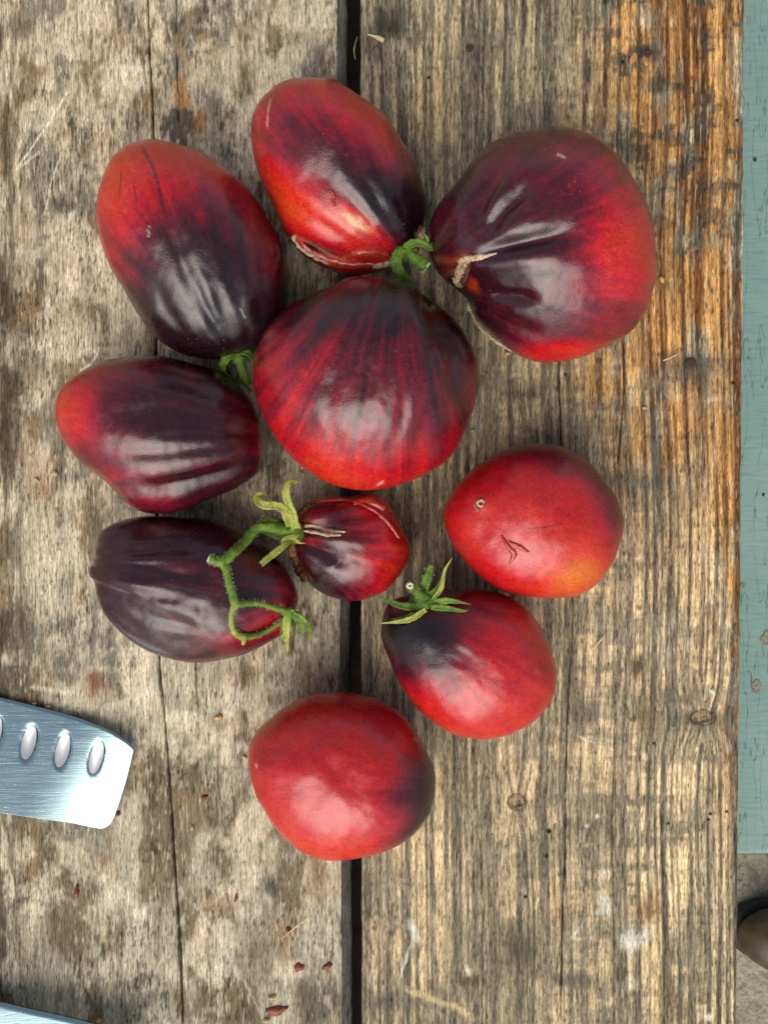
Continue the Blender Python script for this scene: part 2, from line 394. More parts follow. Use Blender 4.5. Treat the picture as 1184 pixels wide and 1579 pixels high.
def tint_right(u, v):
    a, b, w = stripe(u, v)
    right = sm(850, 1080, u)
    s = 0.62 * a + 0.38 * b
    cov = fbm(u / 48, v / 60, 5, 231, 0.62)                       # grey weather film that hides the bare wood
    cov2 = fbm(u / 110, v / 13, 4, 241, 0.55)                    # saw marks across the grain
    sawn = np.exp(-((u - 925) / 60)**2) + 0.45 * sm(860, 1000, u) + 0.15
    gsel = sm(0.42, 0.60, cov + 0.26 * (cov2 - .5) * 2 * np.minimum(sawn * 1.6, 1.4))
    grey_c = np.array([0.235, 0.20, 0.145]); cream = np.array([0.62, 0.49, 0.29]); dark = np.array([0.095, 0.08, 0.06])
    one = np.ones(u.shape + (3,))
    tone = 0.78 + 0.4 * fbm(u / 130, v / 200, 3, 251) + .16 * sm(650, 1100, v)
    bottom = sm(700, 1400, v)
    base = lerp(grey_c * one, cream * one, sm(0.45 - .04 * right, 0.59, s) * (0.55 + 0.35 * right + 0.10 * bottom))
    base = lerp(base, dark * one, sm(0.43, 0.31, s) * (0.55 + .25 * right))
    # mid part: flat sawn, paler, transverse
    mid = np.exp(-((u - 920) / 45)**2) * sm(250, 420, v)
    mc = lerp(np.array([0.26, 0.22, 0.155]) * one, np.array([0.46, 0.36, 0.22]) * one, sm(.4, .62, fbm(u / 40, v / 9, 4, 261, .6) * .6 + .4 * b))
    base = lerp(base, mc, mid * 0.7)
    film = lerp(np.array([0.175, 0.155, 0.12]) * one, np.array([0.28, 0.245, 0.18]) * one, sm(.35, .65, b))
    base = lerp(base, film, gsel * 0.74)
    base = base * tone[..., None]
    # bare orange wood
    ow = sm(850, 1000, u) * sm(820, 200, v) * 1.0 + 0.95 * sm(1080, 1135, u) * sm(1700, 500, v) + .45 * sm(930, 1080, u) * sm(1300, 600, v) + 0.9 * blob(u, v, 930, 585, 32, 36) + 0.9 * blob(u, v, 1010, 672, 55, 40) + .5 * blob(u, v, 955, 800, 30, 90) \
        + .6 * blob(u, v, 1000, 520, 120, 100) + .3 * blob(u, v, 680, 160, 60, 60) + .35 * blob(u, v, 880, 170, 30, 40) + .35 * blob(u, v, 860, 1390, 30, 40) + .35 * blob(u, v, 985, 1410, 40, 60) + .25 * blob(u, v, 1040, 1560, 40, 50)
    on = fbm(u / 26, v / 75, 5, 271, 0.6)
    om = np.clip(ow, 0, 1) * sm(0.34, 0.54, on + .2 * (s - .5)) 
    oc = lerp(np.array([0.20, 0.075, 0.02]) * one, np.array([0.56, 0.30, 0.095]) * one, sm(0.33, 0.62, s))
    oc = oc * (0.65 + 0.7 * fbm(u / 40, v / 60, 3, 281))[..., None]
    base = lerp(base, oc, om * 0.88)
    gp = sm(0.55, 0.66, fbm(u / 34, v / 26, 5, 291, .6)) * sm(880, 960, u) * sm(900, 100, v)
    base = lerp(base, np.array([0.085, 0.08, 0.07]) * one, gp * 0.7)
    # fine fibres
    f1 = fbm(w / 4.0, v / 55, 4, 301, .65); f2 = fbm(w / 2.6, v / 15, 3, 311, .6)
    base = base * (0.52 + 0.96 * f1)[..., None]
    tick = sm(.6, .72, f2); base = lerp(base, base * .4, tick * .7)
    lt = sm(.63, .76, fbm(w / 3.0 + 9, v / 34, 3, 321, .6)); base = lerp(base, np.array([0.62, .52, .36]) * one, lt * .42)
    # stains
    ex = 12 * (fbm(u / 14, v / 14, 3, 331) - .5); ey = 12 * (fbm(u / 14, v / 14, 3, 341) - .5)
    for (x, y, rx, ry, c, al) in [(596, 38, 26, 24, (.05, .05, .048), .85), (575, 70, 14, 26, (.08, .07, .06), .5), (725, 75, 30, 30, (.12, .115, .09), .5), (998, 80, 22, 14, (.05, .05, .045), .75),
            (1010, 130, 26, 12, (.07, .065, .055), .6), (905, 110, 14, 16, (.09, .09, .085), .6), (1064, 566, 34, 30, (.10, .095, .085), .85), (1083, 1107, 60, 20, (.12, .11, .09), .6), (1030, 1075, 60, 16, (.13, .12, .10), .5),
            (800, 1462, 28, 34, (.12, .11, .075), .8), (983, 1030, 10, 20, (.10, .06, .025), .8), (722, 1512, 22, 9, (.13, .09, .04), .75), (620, 1545, 50, 18, (.11, .115, .11), .5), (820, 605, 12, 12, (.08, .08, .07), .7),
            (900, 1100, 22, 22, (.13, .115, .09), .6), (880, 1510, 40, 14, (.13, .13, .115), .6), (905, 740, 60, 12, (.13, .13, .12), .45), (1000, 745, 60, 10, (.11, .11, .10), .5), (880, 1045, 10, 40, (.12, .10, .075), .5),
            (930, 520, 40, 16, (.13, .125, .11), .6), (1000, 1400, 18, 22, (.22, .12, .05), .6), (995, 1110, 20, 30, (.22, .15, .08), .5)]:
        k = blob(u + ex, v + ey, x, y, rx, ry, 0, 1.3)
        base = lerp(base, np.array(c) * (.55 + .9 * f1)[..., None], np.clip(k * al, 0, 1))
    # knots
    for (x, y, rx, ry) in [(1083, 1107, 19, 11), (797, 1237, 14, 12)]:
        q = np.hypot((u - x) / rx, (v - y) / ry) + .12 * (fbm(u / 5, v / 5, 2, 351) - .5)
        ring = fbm(q * 4.5 + .6 * fbm(u / 9, v / 9, 2, 352), np.arctan2(v - y, u - x) * .8 + 9, 3, 353)
        base = lerp(base, lerp(np.array([.09, .06, .035]) * one, np.array([.36, .27, .16]) * one, sm(.35, .65, ring)), sm(1.15, .85, q) * .8)
        base = lerp(base, np.array([.05, .04, .03]) * one, sm(.16, .05, np.abs(q - 1.05)) * .6)
    # white and blue-grey paint smears
    for (x, y, rx, ry, an, al) in [(638, 1437, 6, 18, -20, .85), (624, 1485, 2.5, 26, 18, .8), (720, 1497, 2.5, 9, -15, .8), (933, 1395, 12, 18, -25, .6), (975, 1450, 20, 16, 0, .65), (972, 1455, 5, 26, 5, .6), (998, 1440, 8, 18, 20, .5), (924, 1408, 12, 4, 0, .6),
                       (930, 1350, 5, 12, 10, .5), (888, 1438, 3, 12, 35, .7), (1098, 1065, 4, 6, -30, 1), (905, 1142, 14, 1.8, 28, .8), (920, 1260, 3, 3, 0, .9), (905, 1273, 3, 3, 0, .9), (972, 1515, 8, 12, 0, .45),
                       (1092, 1570, 6, 6, 0, .9), (867, 240, 3, 3, 0, .8), (640, 1530, 10, 3, 25, .0)]:
        k = blob(u + ex * .35, v + ey * .35, x, y, rx, ry, an, 2)
        base = lerp(base, np.array([.60, .62, .58]) * one, np.clip(k * al, 0, 1))
    base = base * np.array([1.0, .965, .875]) * (1 - .10 * sm(900, 1300, v))[..., None]
    dd, _ = polydist(u, v, [(628, 1527), (665, 1540), (705, 1555), (730, 1572)])
    base = lerp(base, np.array([.55, .43, .22]) * one, sm(9, 2, dd + 8 * (fbm(u / 7, v / 7, 2, 361) - .4)) * .6)
    # pin holes
    for (x, y, r) in [(661, 119, 3), (871, 577, 2), (888, 1047, 2), (1008, 1146, 2.5), (1095, 1255, 3), (1092, 1264, 3), (1120, 1252, 2.5), (846, 1282, 4), (842, 1320, 3), (810, 1383, 3), (1136, 185, 3), (1130, 590, 3), (960, 95, 3), (1030, 1270, 2)]:
        base = lerp(base, np.array([.02, .018, .015]) * one, sm(r * 1.3, r * .6, np.hypot(u - x, v - y)))
    return base, f1, s

def crack_field(u, v, cracks):
    h = np.zeros(u.shape); m = np.zeros(u.shape)
    for pts, w, dep in cracks:
        P_ = catmull(pts, 6)
        dd, t = polydist(u, v, P_)
        dd = np.abs(dd + 1.6 * (fbm(u / 6, v / 12, 2, 401) - .5))
        ww = w * (0.55 + 0.9 * fbm(u * 0 + 3, v / 30, 2, 411)) * np.minimum(1, 12 * np.minimum(t, 1 - t) + .15)
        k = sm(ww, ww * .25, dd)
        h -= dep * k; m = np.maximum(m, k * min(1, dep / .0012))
    return h, m

def axis_samples(a, b, step, ext0, ext1, far=40):
    """fine between a and b, coarse beyond"""
    core = np.arange(a, b + step * .5, step)
    lo = np.linspace(a - ext0, a, far, endpoint=False) if ext0 else np.array([])
    hi = np.linspace(b, b + ext1, far + 1)[1:] if ext1 else np.array([])
    return np.r_[lo, core, hi]

def make_plank(left_fn, right_fn, nx, tint_fn, cracks, prof, seed, relief, ymin=-1200, ymax=2800):
    """top height field with sides; columns follow the two long edges"""
    vv = axis_samples(-60, 1640, 2.1, abs(ymin) - 60, ymax - 1640, 60)
    L = left_fn(vv) + 1.1 * (fbm(vv / 30, vv * 0, 3, seed) - .5) * 2; R = right_fn(vv) + 1.1 * (fbm(vv / 26, vv * 0 + 5, 3, seed + 3) - .5) * 2
    tt = np.linspace(0, 1, nx)
    U = L[:, None] + (R - L)[:, None] * tt[None, :]; V = np.repeat(vv[:, None], nx, 1)
    col, f1, s = tint_fn(U, V)
    lum = col @ np.array([.3, .55, .15]); col = col * ((np.maximum(lum, .01) / .27)**.34)[..., None] * 1.02
    h, m = crack_field(U, V, cracks)
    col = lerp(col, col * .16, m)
    z = relief(U, V, f1, s) + h
    # worn rounded arrises
    e = np.minimum(U - L[:, None], R[:, None] - U)
    z = z - 0.0012 * np.exp(-e / 5.0) - .0003
    X, Y = (U - CX) * S, (CY - V) * S
    ny = len(vv)
    verts = np.stack([X, Y, z], -1).reshape(-1, 3); cols = col.reshape(-1, 3)
    idx = np.arange(ny * nx).reshape(ny, nx)
    faces = [np.stack([idx[1:, :-1], idx[1:, 1:], idx[:-1, 1:], idx[:-1, :-1]], -1).reshape(-1, 4)]
    n0 = len(verts)
    def skirt(edge_idx, dirx, flip):
        nonlocal n0, verts, cols
        prev = edge_idx; base = verts[edge_idx]; bc = cols[edge_idx]
        for k, (out, dep, shade) in enumerate(prof):
            wob = (fbm(vv / 18, vv * 0 + k * 3.1, 3, seed + 7) - .5) * 0.0006
            nvv = base.copy(); nvv[:, 0] = base[:, 0] + dirx * (out + wob); nvv[:, 2] = -dep
            nc = np.array(shade)[None, :] * (0.5 + fbm(vv / 40, vv * 0 + k, 4, seed + 9))[:, None]
            ids = np.arange(n0, n0 + ny); n0 += ny
            verts = np.r_[verts, nvv]; cols = np.r_[cols, nc]
            q = np.stack([prev[:-1], prev[1:], ids[1:], ids[:-1]], -1)
            faces.append(q if flip else q[:, ::-1]); prev = ids
        return prev
    bR = skirt(idx[:, -1], 1, False); bL = skirt(idx[:, 0], -1, True)
    faces.append(np.stack([bL[:-1], bR[:-1], bR[1:], bL[1:]], -1))
    # plank ends
    for row, flip in ((0, True), (ny - 1, False)):
        e0 = verts[idx[row]].copy(); e0[:, 2] = -prof[-1][1]
        ids = np.arange(n0, n0 + nx); n0 += nx
        verts = np.r_[verts, e0]; cols = np.r_[cols, cols[idx[row]] * .6]
        q = np.stack([idx[row][:-1], idx[row][1:], ids[1:], ids[:-1]], -1)
        faces.append(q if not flip else q[:, ::-1])
    return verts, np.concatenate(faces), cols

GREYSIDE = (0.27, 0.255, 0.215); DARKSIDE = (0.07, 0.055, 0.04)
prof = [(0.0004, 0.0025, (0.22, 0.20, 0.16)), (0.0022, 0.007, GREYSIDE), (0.0036, 0.012, GREYSIDE), (0.0040, 0.015, DARKSIDE), (0.0034, 0.038, DARKSIDE)]
prof_r = [(0.0002, 0.0025, (0.26, 0.20, 0.13)), (0.0001, 0.010, GREYSIDE), (-0.0006, 0.038, DARKSIDE)]
cr_left = [([(226, -200), (228, 0), (231, 90), (236, 190), (240, 400), (242, 700), (245, 1000), (252, 1090), (261, 1200), (268, 1310), (274, 1400), (279, 1480), (283, 1600)], 2.3, .0022),
           ([(271, -150), (272, 60), (274, 140), (275, 195)], 1.3, .0012), ([(302, 1000), (303, 1060), (306, 1140)], 1.2, .0010), ([(212, 170), (213, 215)], 1.0, .0006),
           ([(274, 1430), (279, 1520), (282, 1600)], 1.4, .001), ([(402, 1290), (403, 1345)], .9, .0004), ([(75, 1320), (75, 1345)], 1.6, .0008), ([(318, 170), (318, 215)], .9, .0005), ([(503, 1060), (505, 1110)], 1.0, .0006)]
cr_right = [([(884, 700), (884, 900), (882, 1000), (877, 1060), (873, 1200), (872, 1300), (868, 1400), (864, 1600)], 1.7, .0016), ([(862, 520), (863, 620), (866, 700)], 1.5, .0014), ([(839, -60), (838, 120), (841, 205)], 1.3, .0010),
            ([(884, -60), (882, 60), (883, 110)], 1.2, .0009), ([(941, -60), (940, 70), (930, 130)], 1.2, .001), ([(961, 520), (962, 600), (956, 680), (951, 720)], 1.6, .0012), ([(945, 900), (948, 1100), (944, 1300), (948, 1500)], 1.1, .0007),
            ([(826, 1195), (828, 1235), (822, 1270)], 1.0, .0008), ([(962, 560), (960, 470), (963, 380)], .9, .0006), ([(1120, 700), (1122, 900)], .8, .0004), ([(744, 40), (745, 160)], .9, .0006), ([(695, 30), (694, 240)], .8, .0005)]
relief_l = lambda u, v, f1, s: 0.0005 * (fbm(u / 40, v / 160, 3, 501) - .5) + 0.0005 * (f1 - .5)
relief_r = lambda u, v, f1, s: 0.0005 * (fbm(u / 50, v / 160, 3, 511) - .5) + 0.0011 * (s - .5) * (0.5 + sm(850, 1050, u)) + .0003 * (f1 - .5)
Lr = lambda v: np.interp(v, [-1200, 0, 1579, 2800], [513, 519, 527, 533])
Rl = lambda v: np.interp(v, [-1200, 0, 1579, 2800], [555, 556, 558, 560])
Rr = lambda v: np.interp(v, [-1200, 0, 500, 1000, 1579, 2800], [1152, 1148, 1145, 1141, 1136, 1128])
v_, f_, c_ = make_plank(lambda v: v * 0 - 32, Lr, 380, tint_left, cr_left, prof, 600, relief_l)
plank_l = mesh_np('plank', v_, f_, WOOD, table, True, c_)
v_, f_, c_ = make_plank(Rl, Rr, 400, tint_right, cr_right, prof_r, 620, relief_r)
plank_r = mesh_np('plank', v_, f_, WOOD, table, True, c_)
# the table goes on to the left of the picture with one more board
def tint_far(u, v): return tint_left(u + 700, v + 333)
def coarse_plank():
    global_v = make_plank(lambda v: v * 0 - 640, lambda v: v * 0 - 52, 90, tint_far, [], prof_r, 640, relief_l)
    return global_v
v_, f_, c_ = coarse_plank(); plank_f = mesh_np('plank', v_, f_, WOOD, table, True, c_)
ytop, ybot = (CY + 1200) * S, (CY - 2800) * S
for yy in (ytop - .12, ybot + .12):
    mesh_np('cross_batten', *box_geo(-640 * S - CX * S + .02, .135, yy - .035, yy + .035, -.075, -.0385), UNDER, table, False)
    for xx in (-.30, .10):
        mesh_np('leg', *box_geo(xx - .03, xx + .03, yy - .03, yy + .03, -.72, -.0755), UNDER, table, False)

mesh_np('gap_blackout_board', *box_geo(P(440, 0).x, P(640, 0).x, ybot + .05, ytop - .05, -.115, -.0755), UNDER, table, False)  # unseen board added below the gap so that it stays black
# nail and screw heads set into the planks
def nail_head(px, py, r, parent, z=0.0004, mat=RUST):
    c = P(px, py); V = []; F = []; n = 20
    prof_ = [(1.0, -.0015), (1.0, .0), (.9, .0003), (.55, .0002), (.25, .0001)]
    for k, (rr, zz) in enumerate(prof_):
        for i in range(n):
            a = 2 * math.pi * i / n
            V.append((c.x + r * S * rr * math.cos(a) * (1 + .05 * math.sin(3 * a)), c.y + r * S * rr * math.sin(a), z + zz))
    for k in range(len(prof_) - 1):
        for i in range(n): F.append((k * n + i, k * n + (i + 1) % n, (k + 1) * n + (i + 1) % n, (k + 1) * n + i))
    F.append(tuple((len(prof_) - 1) * n + i for i in range(n)))
    return mesh_np('nail', V, F, mat, parent)
nail_head(1064, 561, 9, plank_r); nail_head(998, 83, 5.5, plank_r); nail_head(724, 74, 5.5, plank_r)

# ------------------------------------------------------------------ painted bench and stone paving below
def teal_mat():
    m, nt, b = new_mat('teal_paint')
    n1 = noise(nt, 14, 4, .6); n2 = noise(nt, 1, 4, .6, (60, 420, 60)); n3 = noise(nt, 1, 3, .6, (90, 9, 90)); n4 = noise(nt, 260, 3, .6)
    r1 = ramp(nt, n1.outputs[0], [(.3, (.20, .335, .295)), (.7, (.27, .415, .365))])
    r2 = ramp(nt, n2.outputs[0], [(.28, grey(.80)), (.5, grey(1)), (.75, grey(1.08))])
    # hairline paint cracks along the grain
    ab = nd(nt, 'ShaderNodeMath', operation='SUBTRACT'); ab.inputs[1].default_value = .5; nt.links.new(n3.outputs[0], ab.inputs[0])
    ab2 = nd(nt, 'ShaderNodeMath', operation='ABSOLUTE'); nt.links.new(ab.outputs[0], ab2.inputs[0])
    r3 = ramp(nt, ab2.outputs[0], [(0, grey(.42)), (.0035, grey(.75)), (.007, grey(1))])
    r4 = ramp(nt, n4.outputs[0], [(.26, (.32, .30, .26)), (.31, grey(1)), (.72, grey(1)), (.77, grey(1.6))])
    c = mixc(nt, r1.outputs[0], r2.outputs[0]); c = mixc(nt, c, r3.outputs[0]); c = mixc(nt, c, r4.outputs[0])
    nt.links.new(c, b.inputs['Base Color']); b.inputs['Roughness'].default_value = .55
    k = bump(nt, b, n2.outputs[0], .3, .001); bump(nt, b, r3.outputs[0], .5, .0008, k)
    return m
TEAL = teal_mat()
ZB, ZG = -0.30, -0.72
bench = thing('painted_bench', 'teal painted bench beside the plank table, paint hairline cracked', 'bench', (P(1240, 500, ZB).x, 0, ZG))
bx0, bx1 = P(1105, 0, ZB).x, P(1105, 0, ZB).x + .24
by0, by1 = P(0, 1317, ZB).y, .95
def slab(name, x0, x1, y0, y1, z0, z1, mat, parent, nseg=60):
    bm = bmesh.new()
    v, f = box_geo(x0, x1, y0, y1, z0, z1)
    vs_ = [bm.verts.new(p) for p in v]; [bm.faces.new([vs_[i] for i in q]) for q in f]
    bmesh.ops.bevel(bm, geom=bm.edges[:], offset=.003, segments=3, affect='EDGES', profile=.6)
    me = bpy.data.meshes.new(name); bm.to_mesh(me); bm.free(); me.materials.append(mat)
    o = bpy.data.objects.new(name, me); C.objects.link(o)
    if parent: o.parent = parent; o.matrix_parent_inverse = parent.matrix_world.inverted()
    return o
seat = slab('seat', bx0, bx1, by0, by1, ZB - .035, ZB, TEAL, bench)
for yy in (by0 + .30, by1 - .1):
    for xx in (bx0 + .05, bx1 - .05): slab('leg', xx - .025, xx + .025, yy - .025, yy + .025, ZG, ZB - .0352, TEAL, bench)
# a paint chip with bare wood round a nail hole, and nails
def chip(px, py, r, mat, zz=.0006, name='paint_chip', seed=1):
    c = P(px, py, ZB); rnd = random.Random(seed); n = 16; V = [(c.x, c.y, ZB + zz)]; F = []
    for i in range(n):
        a = 2 * math.pi * i / n; q = r * .00046 * rnd.uniform(.7, 1.15)
        V.append((c.x + q * math.cos(a) * .8, c.y + q * math.sin(a), ZB + zz * .9))
    for i in range(n): V.append((V[1 + i][0], V[1 + i][1], ZB - .0005))
    for i in range(n):
        j = (i + 1) % n; F.append((0, 1 + i, 1 + j)); F.append((1 + i, 1 + n + i, 1 + n + j, 1 + j))
    return mesh_np(name, V, F, mat, seat, False)
BARE = simple_mat('bare_chip_wood', (.10, .08, .06), (.42, .38, .32), 700, .8, .6, .0008)
chip(1165, 1058, 11, BARE, seed=3); chip(1181, 985, 12, BARE, seed=5); chip(1163, 246, 4, RUST, name='nail', seed=7); chip(1176, 763, 3, RUST, name='nail', seed=8)
chip(1144, 903, 5, BARE, seed=11)

def ground_mat():
    m, nt, b = new_mat('stone_paving')
    n1 = noise(nt, 9, 5, .6); n2 = noise(nt, 190, 5, .7); n3 = noise(nt, 70, 4, .65)
    r1 = ramp(nt, n1.outputs[0], [(.3, (.25, .235, .17)), (.7, (.36, .335, .25))])
    r2 = ramp(nt, n2.outputs[0], [(.30, grey(.42)), (.45, grey(.9)), (.7, grey(1.25))])
    r3 = ramp(nt, n3.outputs[0], [(.34, grey(.62)), (.5, grey(1))])
    c = mixc(nt, r1.outputs[0], r2.outputs[0]); c = mixc(nt, c, r3.outputs[0])
    nt.links.new(c, b.inputs['Base Color']); b.inputs['Roughness'].default_value = .9
    k = bump(nt, b, n2.outputs[0], .8, .003); bump(nt, b, n3.outputs[0], .6, .005, k)
    return m
gnd = mesh_np('ground', [(-60, -60, ZG), (60, -60, ZG), (60, 60, ZG), (-60, 60, ZG)], [(0, 1, 2, 3)], ground_mat(), None, False)
gnd['kind'] = 'structure'

# boot standing on the paving, toe towards the table
def boot():
    toe = P(1138, 1450, ZG + .04)
    t = thing('boot', 'olive brown boot with rounded toe on the stone paving', 'boot', (toe.x + .14, toe.y, ZG))
    def loft(rows, mat, name):
        V = []; F = []; n = 28
        for (x, w, z0, z1, rnd_) in rows:
            w *= .74
            for k in range(n):
                a = 2 * math.pi * k / n
                V.append((toe.x + x, toe.y + w * math.copysign(abs(math.cos(a))**.9, math.cos(a)), ZG + (z0 + z1) / 2 + (z1 - z0) / 2 * math.copysign(abs(math.sin(a))**rnd_, math.sin(a))))
        m = len(rows)
        for i in range(m - 1):
            for k in range(n): F.append((i * n + k, i * n + (k + 1) % n, (i + 1) * n + (k + 1) % n, (i + 1) * n + k))
        F.append(tuple(reversed(range(n)))); F.append(tuple((m - 1) * n + k for k in range(n)))
        return mesh_np(name, V, F, mat, t)
    lea = simple_mat('olive_leather', (.010, .007, .004), (.085, .058, .026), 38, .45, .4, .001)
    rub = simple_mat('black_rubber', (.008, .008, .008), (.02, .02, .02), 200, .7, .3, .001)
    prof_ = [(.003, .006, .028, .036, 1), (.006, .018, .02, .045, 1), (.014, .030, .016, .054, .9), (.028, .041, .012, .062, .9), (.05, .047, .012, .068, .9), (.09, .049, .012, .075, .9), (.13, .044, .012, .09, .9), (.17, .038, .012, .11, .9), (.21, .036, .012, .12, .9), (.25, .036, .012, .12, .9), (.27, .028, .014, .11, .9), (.278, .008, .03, .08, .9)]
    loft(prof_, lea, 'upper')
    loft([(0, .010, 0, .016, .4), (.004, .024, 0, .017, .4), (.014, .036, 0, .017, .4), (.03, .045, 0, .017, .4), (.06, .0505, 0, .017, .4), (.12, .048, 0, .017, .4), (.18, .038, 0, .017, .4), (.25, .040, 0, .017, .4), (.275, .03, 0, .017, .4), (.283, .012, 0, .017, .4)], rub, 'sole')
    V, F = tube_geo([(toe.x + .225, toe.y, ZG + .10), (toe.x + .228, toe.y, ZG + .16), (toe.x + .23, toe.y, ZG + .25)], [.040, .046, .05], 24)
    mesh_np('shaft', V, F, lea, t)
boot()

# ------------------------------------------------------------------ tomatoes
RAMP_D = np.array([-.5, 0.0, 0.3, 0.5, 0.75, 1.0, 1.25])
RAMP_C = np.array([[.56, .14, .012], [.52, .026, .008], [.44, .007, .012], [.26, .006, .015], [.105, .005, .014], [.034, .004, .009], [.009, .003, .005]])

def make_tomato(label, outline, stem, tip, hfac, dark_base, blobs, grooves, streak=0.25, mat=SKIN, ribs=(0, 0), lift=0.0, nU=320, nV=150, paint=(), cut=None, expo=.94):
    o2 = catmull(outline, 8, True)
    c0 = o2.mean(0)
    # centroid of area
    x, y = o2[:, 0], o2[:, 1]; x1, y1 = np.roll(x, -1), np.roll(y, -1); cr = x * y1 - x1 * y; A = cr.sum() / 2
    c0 = np.array([((x + x1) * cr).sum(), ((y + y1) * cr).sum()]) / (6 * A)
    q = o2 - c0; cov = q.T @ q / len(q); w_, e_ = np.linalg.eigh(cov)
    minor = math.sqrt(2 * w_[0])
    M = e_ @ np.diag(np.sqrt(2 * w_)) @ e_.T; Mi = np.linalg.inv(M)
    n = q @ Mi.T; ang = np.arctan2(n[:, 1], n[:, 0]); rad = np.hypot(n[:, 0], n[:, 1])
    od = np.argsort(ang); ang, rad = ang[od], rad[od]
    N = 512; ga = -math.pi + 2 * math.pi * np.arange(N) / N
    gr = np.interp(ga, np.r_[ang - 2 * math.pi, ang, ang + 2 * math.pi], np.r_[rad, rad, rad])
    F = np.fft.rfft(gr)[:40] / N; F[30:] *= .3
    hz = minor * hfac * S * .93; zc = lift + hz
    k = (D - zc) / D * S
    th = np.linspace(-math.pi / 2, math.pi / 2, nV); ph = -math.pi + 2 * math.pi * np.arange(nU) / nU
    TH, PH = np.meshgrid(th, ph, indexing='ij')
    ct = np.clip(np.cos(TH), 0, 1)
    R = np.full(TH.shape, F[0].real)
    for j in range(1, 40):
        damp = 1.0 if j <= 1 else ct**min(.8 * (j - 1), 9)
        R = R + 2 * damp * (F[j].real * np.cos(j * (PH + math.pi)) - F[j].imag * np.sin(j * (PH + math.pi)))
    rho = ct**expo * R
    nx, ny = rho * np.cos(PH), rho * np.sin(PH)
    ux = M[0, 0] * nx + M[0, 1] * ny; uy = M[1, 0] * nx + M[1, 1] * ny       # px offsets at equator height
    X = (c0[0] - CX + ux) * k; Y = (CY - c0[1] - uy) * k
    sz = np.sin(TH); Z = zc + hz * np.where(sz > 0, sz, np.sign(sz) * np.abs(sz)**.9)
    up = sm(-.25, .25, sz)
    pts = np.stack([X, Y, Z], -1)
    # surface normals by finite differences
    def normals(p):
        du = np.roll(p, -1, 1) - np.roll(p, 1, 1); dv = np.gradient(p, axis=0)
        nn = -np.cross(du, dv); l = np.linalg.norm(nn, axis=-1, keepdims=True); nn = nn / np.maximum(l, 1e-12)
        nn[0] = (0, 0, -1); nn[-1] = (0, 0, 1); return nn
    nn = normals(pts)
    px = CX + X * D / (D - Z) / S; py = CY - Y * D / (D - Z) / S
    st = np.array(stem, float); tp = np.array(tip, float); axd = tp - st; Lx = np.hypot(*axd); axd /= Lx
    t = ((px - st[0]) * axd[0] + (py - st[1]) * axd[1]) / Lx
    sang = np.arctan2((px - st[0]) * axd[1] - (py - st[1]) * axd[0], (px - st[0]) * axd[0] + (py - st[1]) * axd[1] + .25 * Lx)
    sdist = np.hypot(px - st[0], py - st[1]) / Lx
    disp = np.zeros(TH.shape)
    seed = int(abs(stem[0] * 7 + stem[1] * 13)) % 500 + 700
    if ribs[0]:
        rb = fbm(sang * ribs[0] + 9, sdist * .8, 2, seed) - .5
        disp += ribs[1] * rb * sm(1.15, .15, sdist) * sm(-.02, .10, sdist) * up
    disp += .0022 * (fbm(px / 70, py / 70, 2, seed + 5) - .5)
    disp += .0005 * (fbm(px / 22, py / 22, 2, seed + 8) - .5)
    for gpts, gw, gd in grooves:
        P_ = catmull(gpts, 5); dd, gt = polydist(px, py, P_)
        disp -= gd * (.55 if gd < .0025 else .9) * np.exp(-(dd / (gw * 1.3))**2) * up * sm(-.04, .30, gt) * sm(1.02, .62, gt)
    pts = pts + nn * disp[..., None]
    # colour
    d = dark_base(t) if callable(dark_base) else np.full(TH.shape, float(dark_base))
    for (bx, by, rx, ry, an, am) in blobs: d = d + am * blob(px, py, bx, by, rx, ry, an)
    stn = fbm(sang * 16 + 20, sdist * 2.2, 4, seed + 20, .6) - .5
    st2 = fbm(sang * 40 + 20, sdist * 4, 3, seed + 30, .6) - .5
    mot = fbm(px / 24, py / 24, 4, seed + 40, .6) - .5
    act = sm(-.15, .2, d) * sm(1.25, .9, d)
    st3 = fbm(sang * 90 + 20, sdist * 3, 2, seed + 35, .6) - .5
    d = d + (streak * 1.7 * stn + streak * 1.0 * st2 + streak * .6 * st3 + .32 * mot) * (.22 + .78 * act)
    col = np.stack([np.interp(d, RAMP_D, RAMP_C[:, i]) for i in range(3)], -1)
    for kind, pp, wd, cc, am in paint:
        if kind == 'line':
            dd, gt = polydist(px, py, catmull(pp, 5)); kk = sm(wd, wd * .3, dd + wd * .8 * (fbm(px / 5, py / 5, 2, seed + 50) - .5)) * am
        else:
            kk = blob(px + 10 * (fbm(px / 12, py / 12, 3, seed + 60) - .5), py + 10 * (fbm(px / 12, py / 12, 3, seed + 61) - .5), pp[0], pp[1], pp[2], pp[3], pp[4], 1.3) * am
        col = lerp(col, np.array(cc) * (.7 + .6 * fbm(px / 6, py / 6, 3, seed + 51))[..., None], np.clip(kk * up, 0, 1))
    # collapse poles
    V = pts[1:-1].reshape(-1, 3); CC = col[1:-1].reshape(-1, 3)
    bot, top = pts[0].mean(0), pts[-1].mean(0)
    V = np.r_[V, [bot], [top]]; CC = np.r_[CC, [col[0].mean(0)], [col[-1].mean(0)]]
    V[:, 2] += max(0, .0004 + lift - V[:, 2].min())
    I = np.arange((nV - 2) * nU).reshape(nV - 2, nU); J = np.roll(I, -1, 1)
    quads = np.stack([I[:-1], J[:-1], J[1:], I[1:]], -1).reshape(-1, 4)[:, ::-1]
    # image y is flipped, so orientation is reversed
    nb, nt_ = len(V) - 2, len(V) - 1
    tri = [(nb, int(I[0, i]), int(J[0, i])) for i in range(nU)] + [(nt_, int(J[-1, i]), int(I[-1, i])) for i in range(nU)]
    faces = [tuple(f) for f in quads.tolist()] + tri
    base = P(c0[0], c0[1], 0); kk = (D - zc) / D
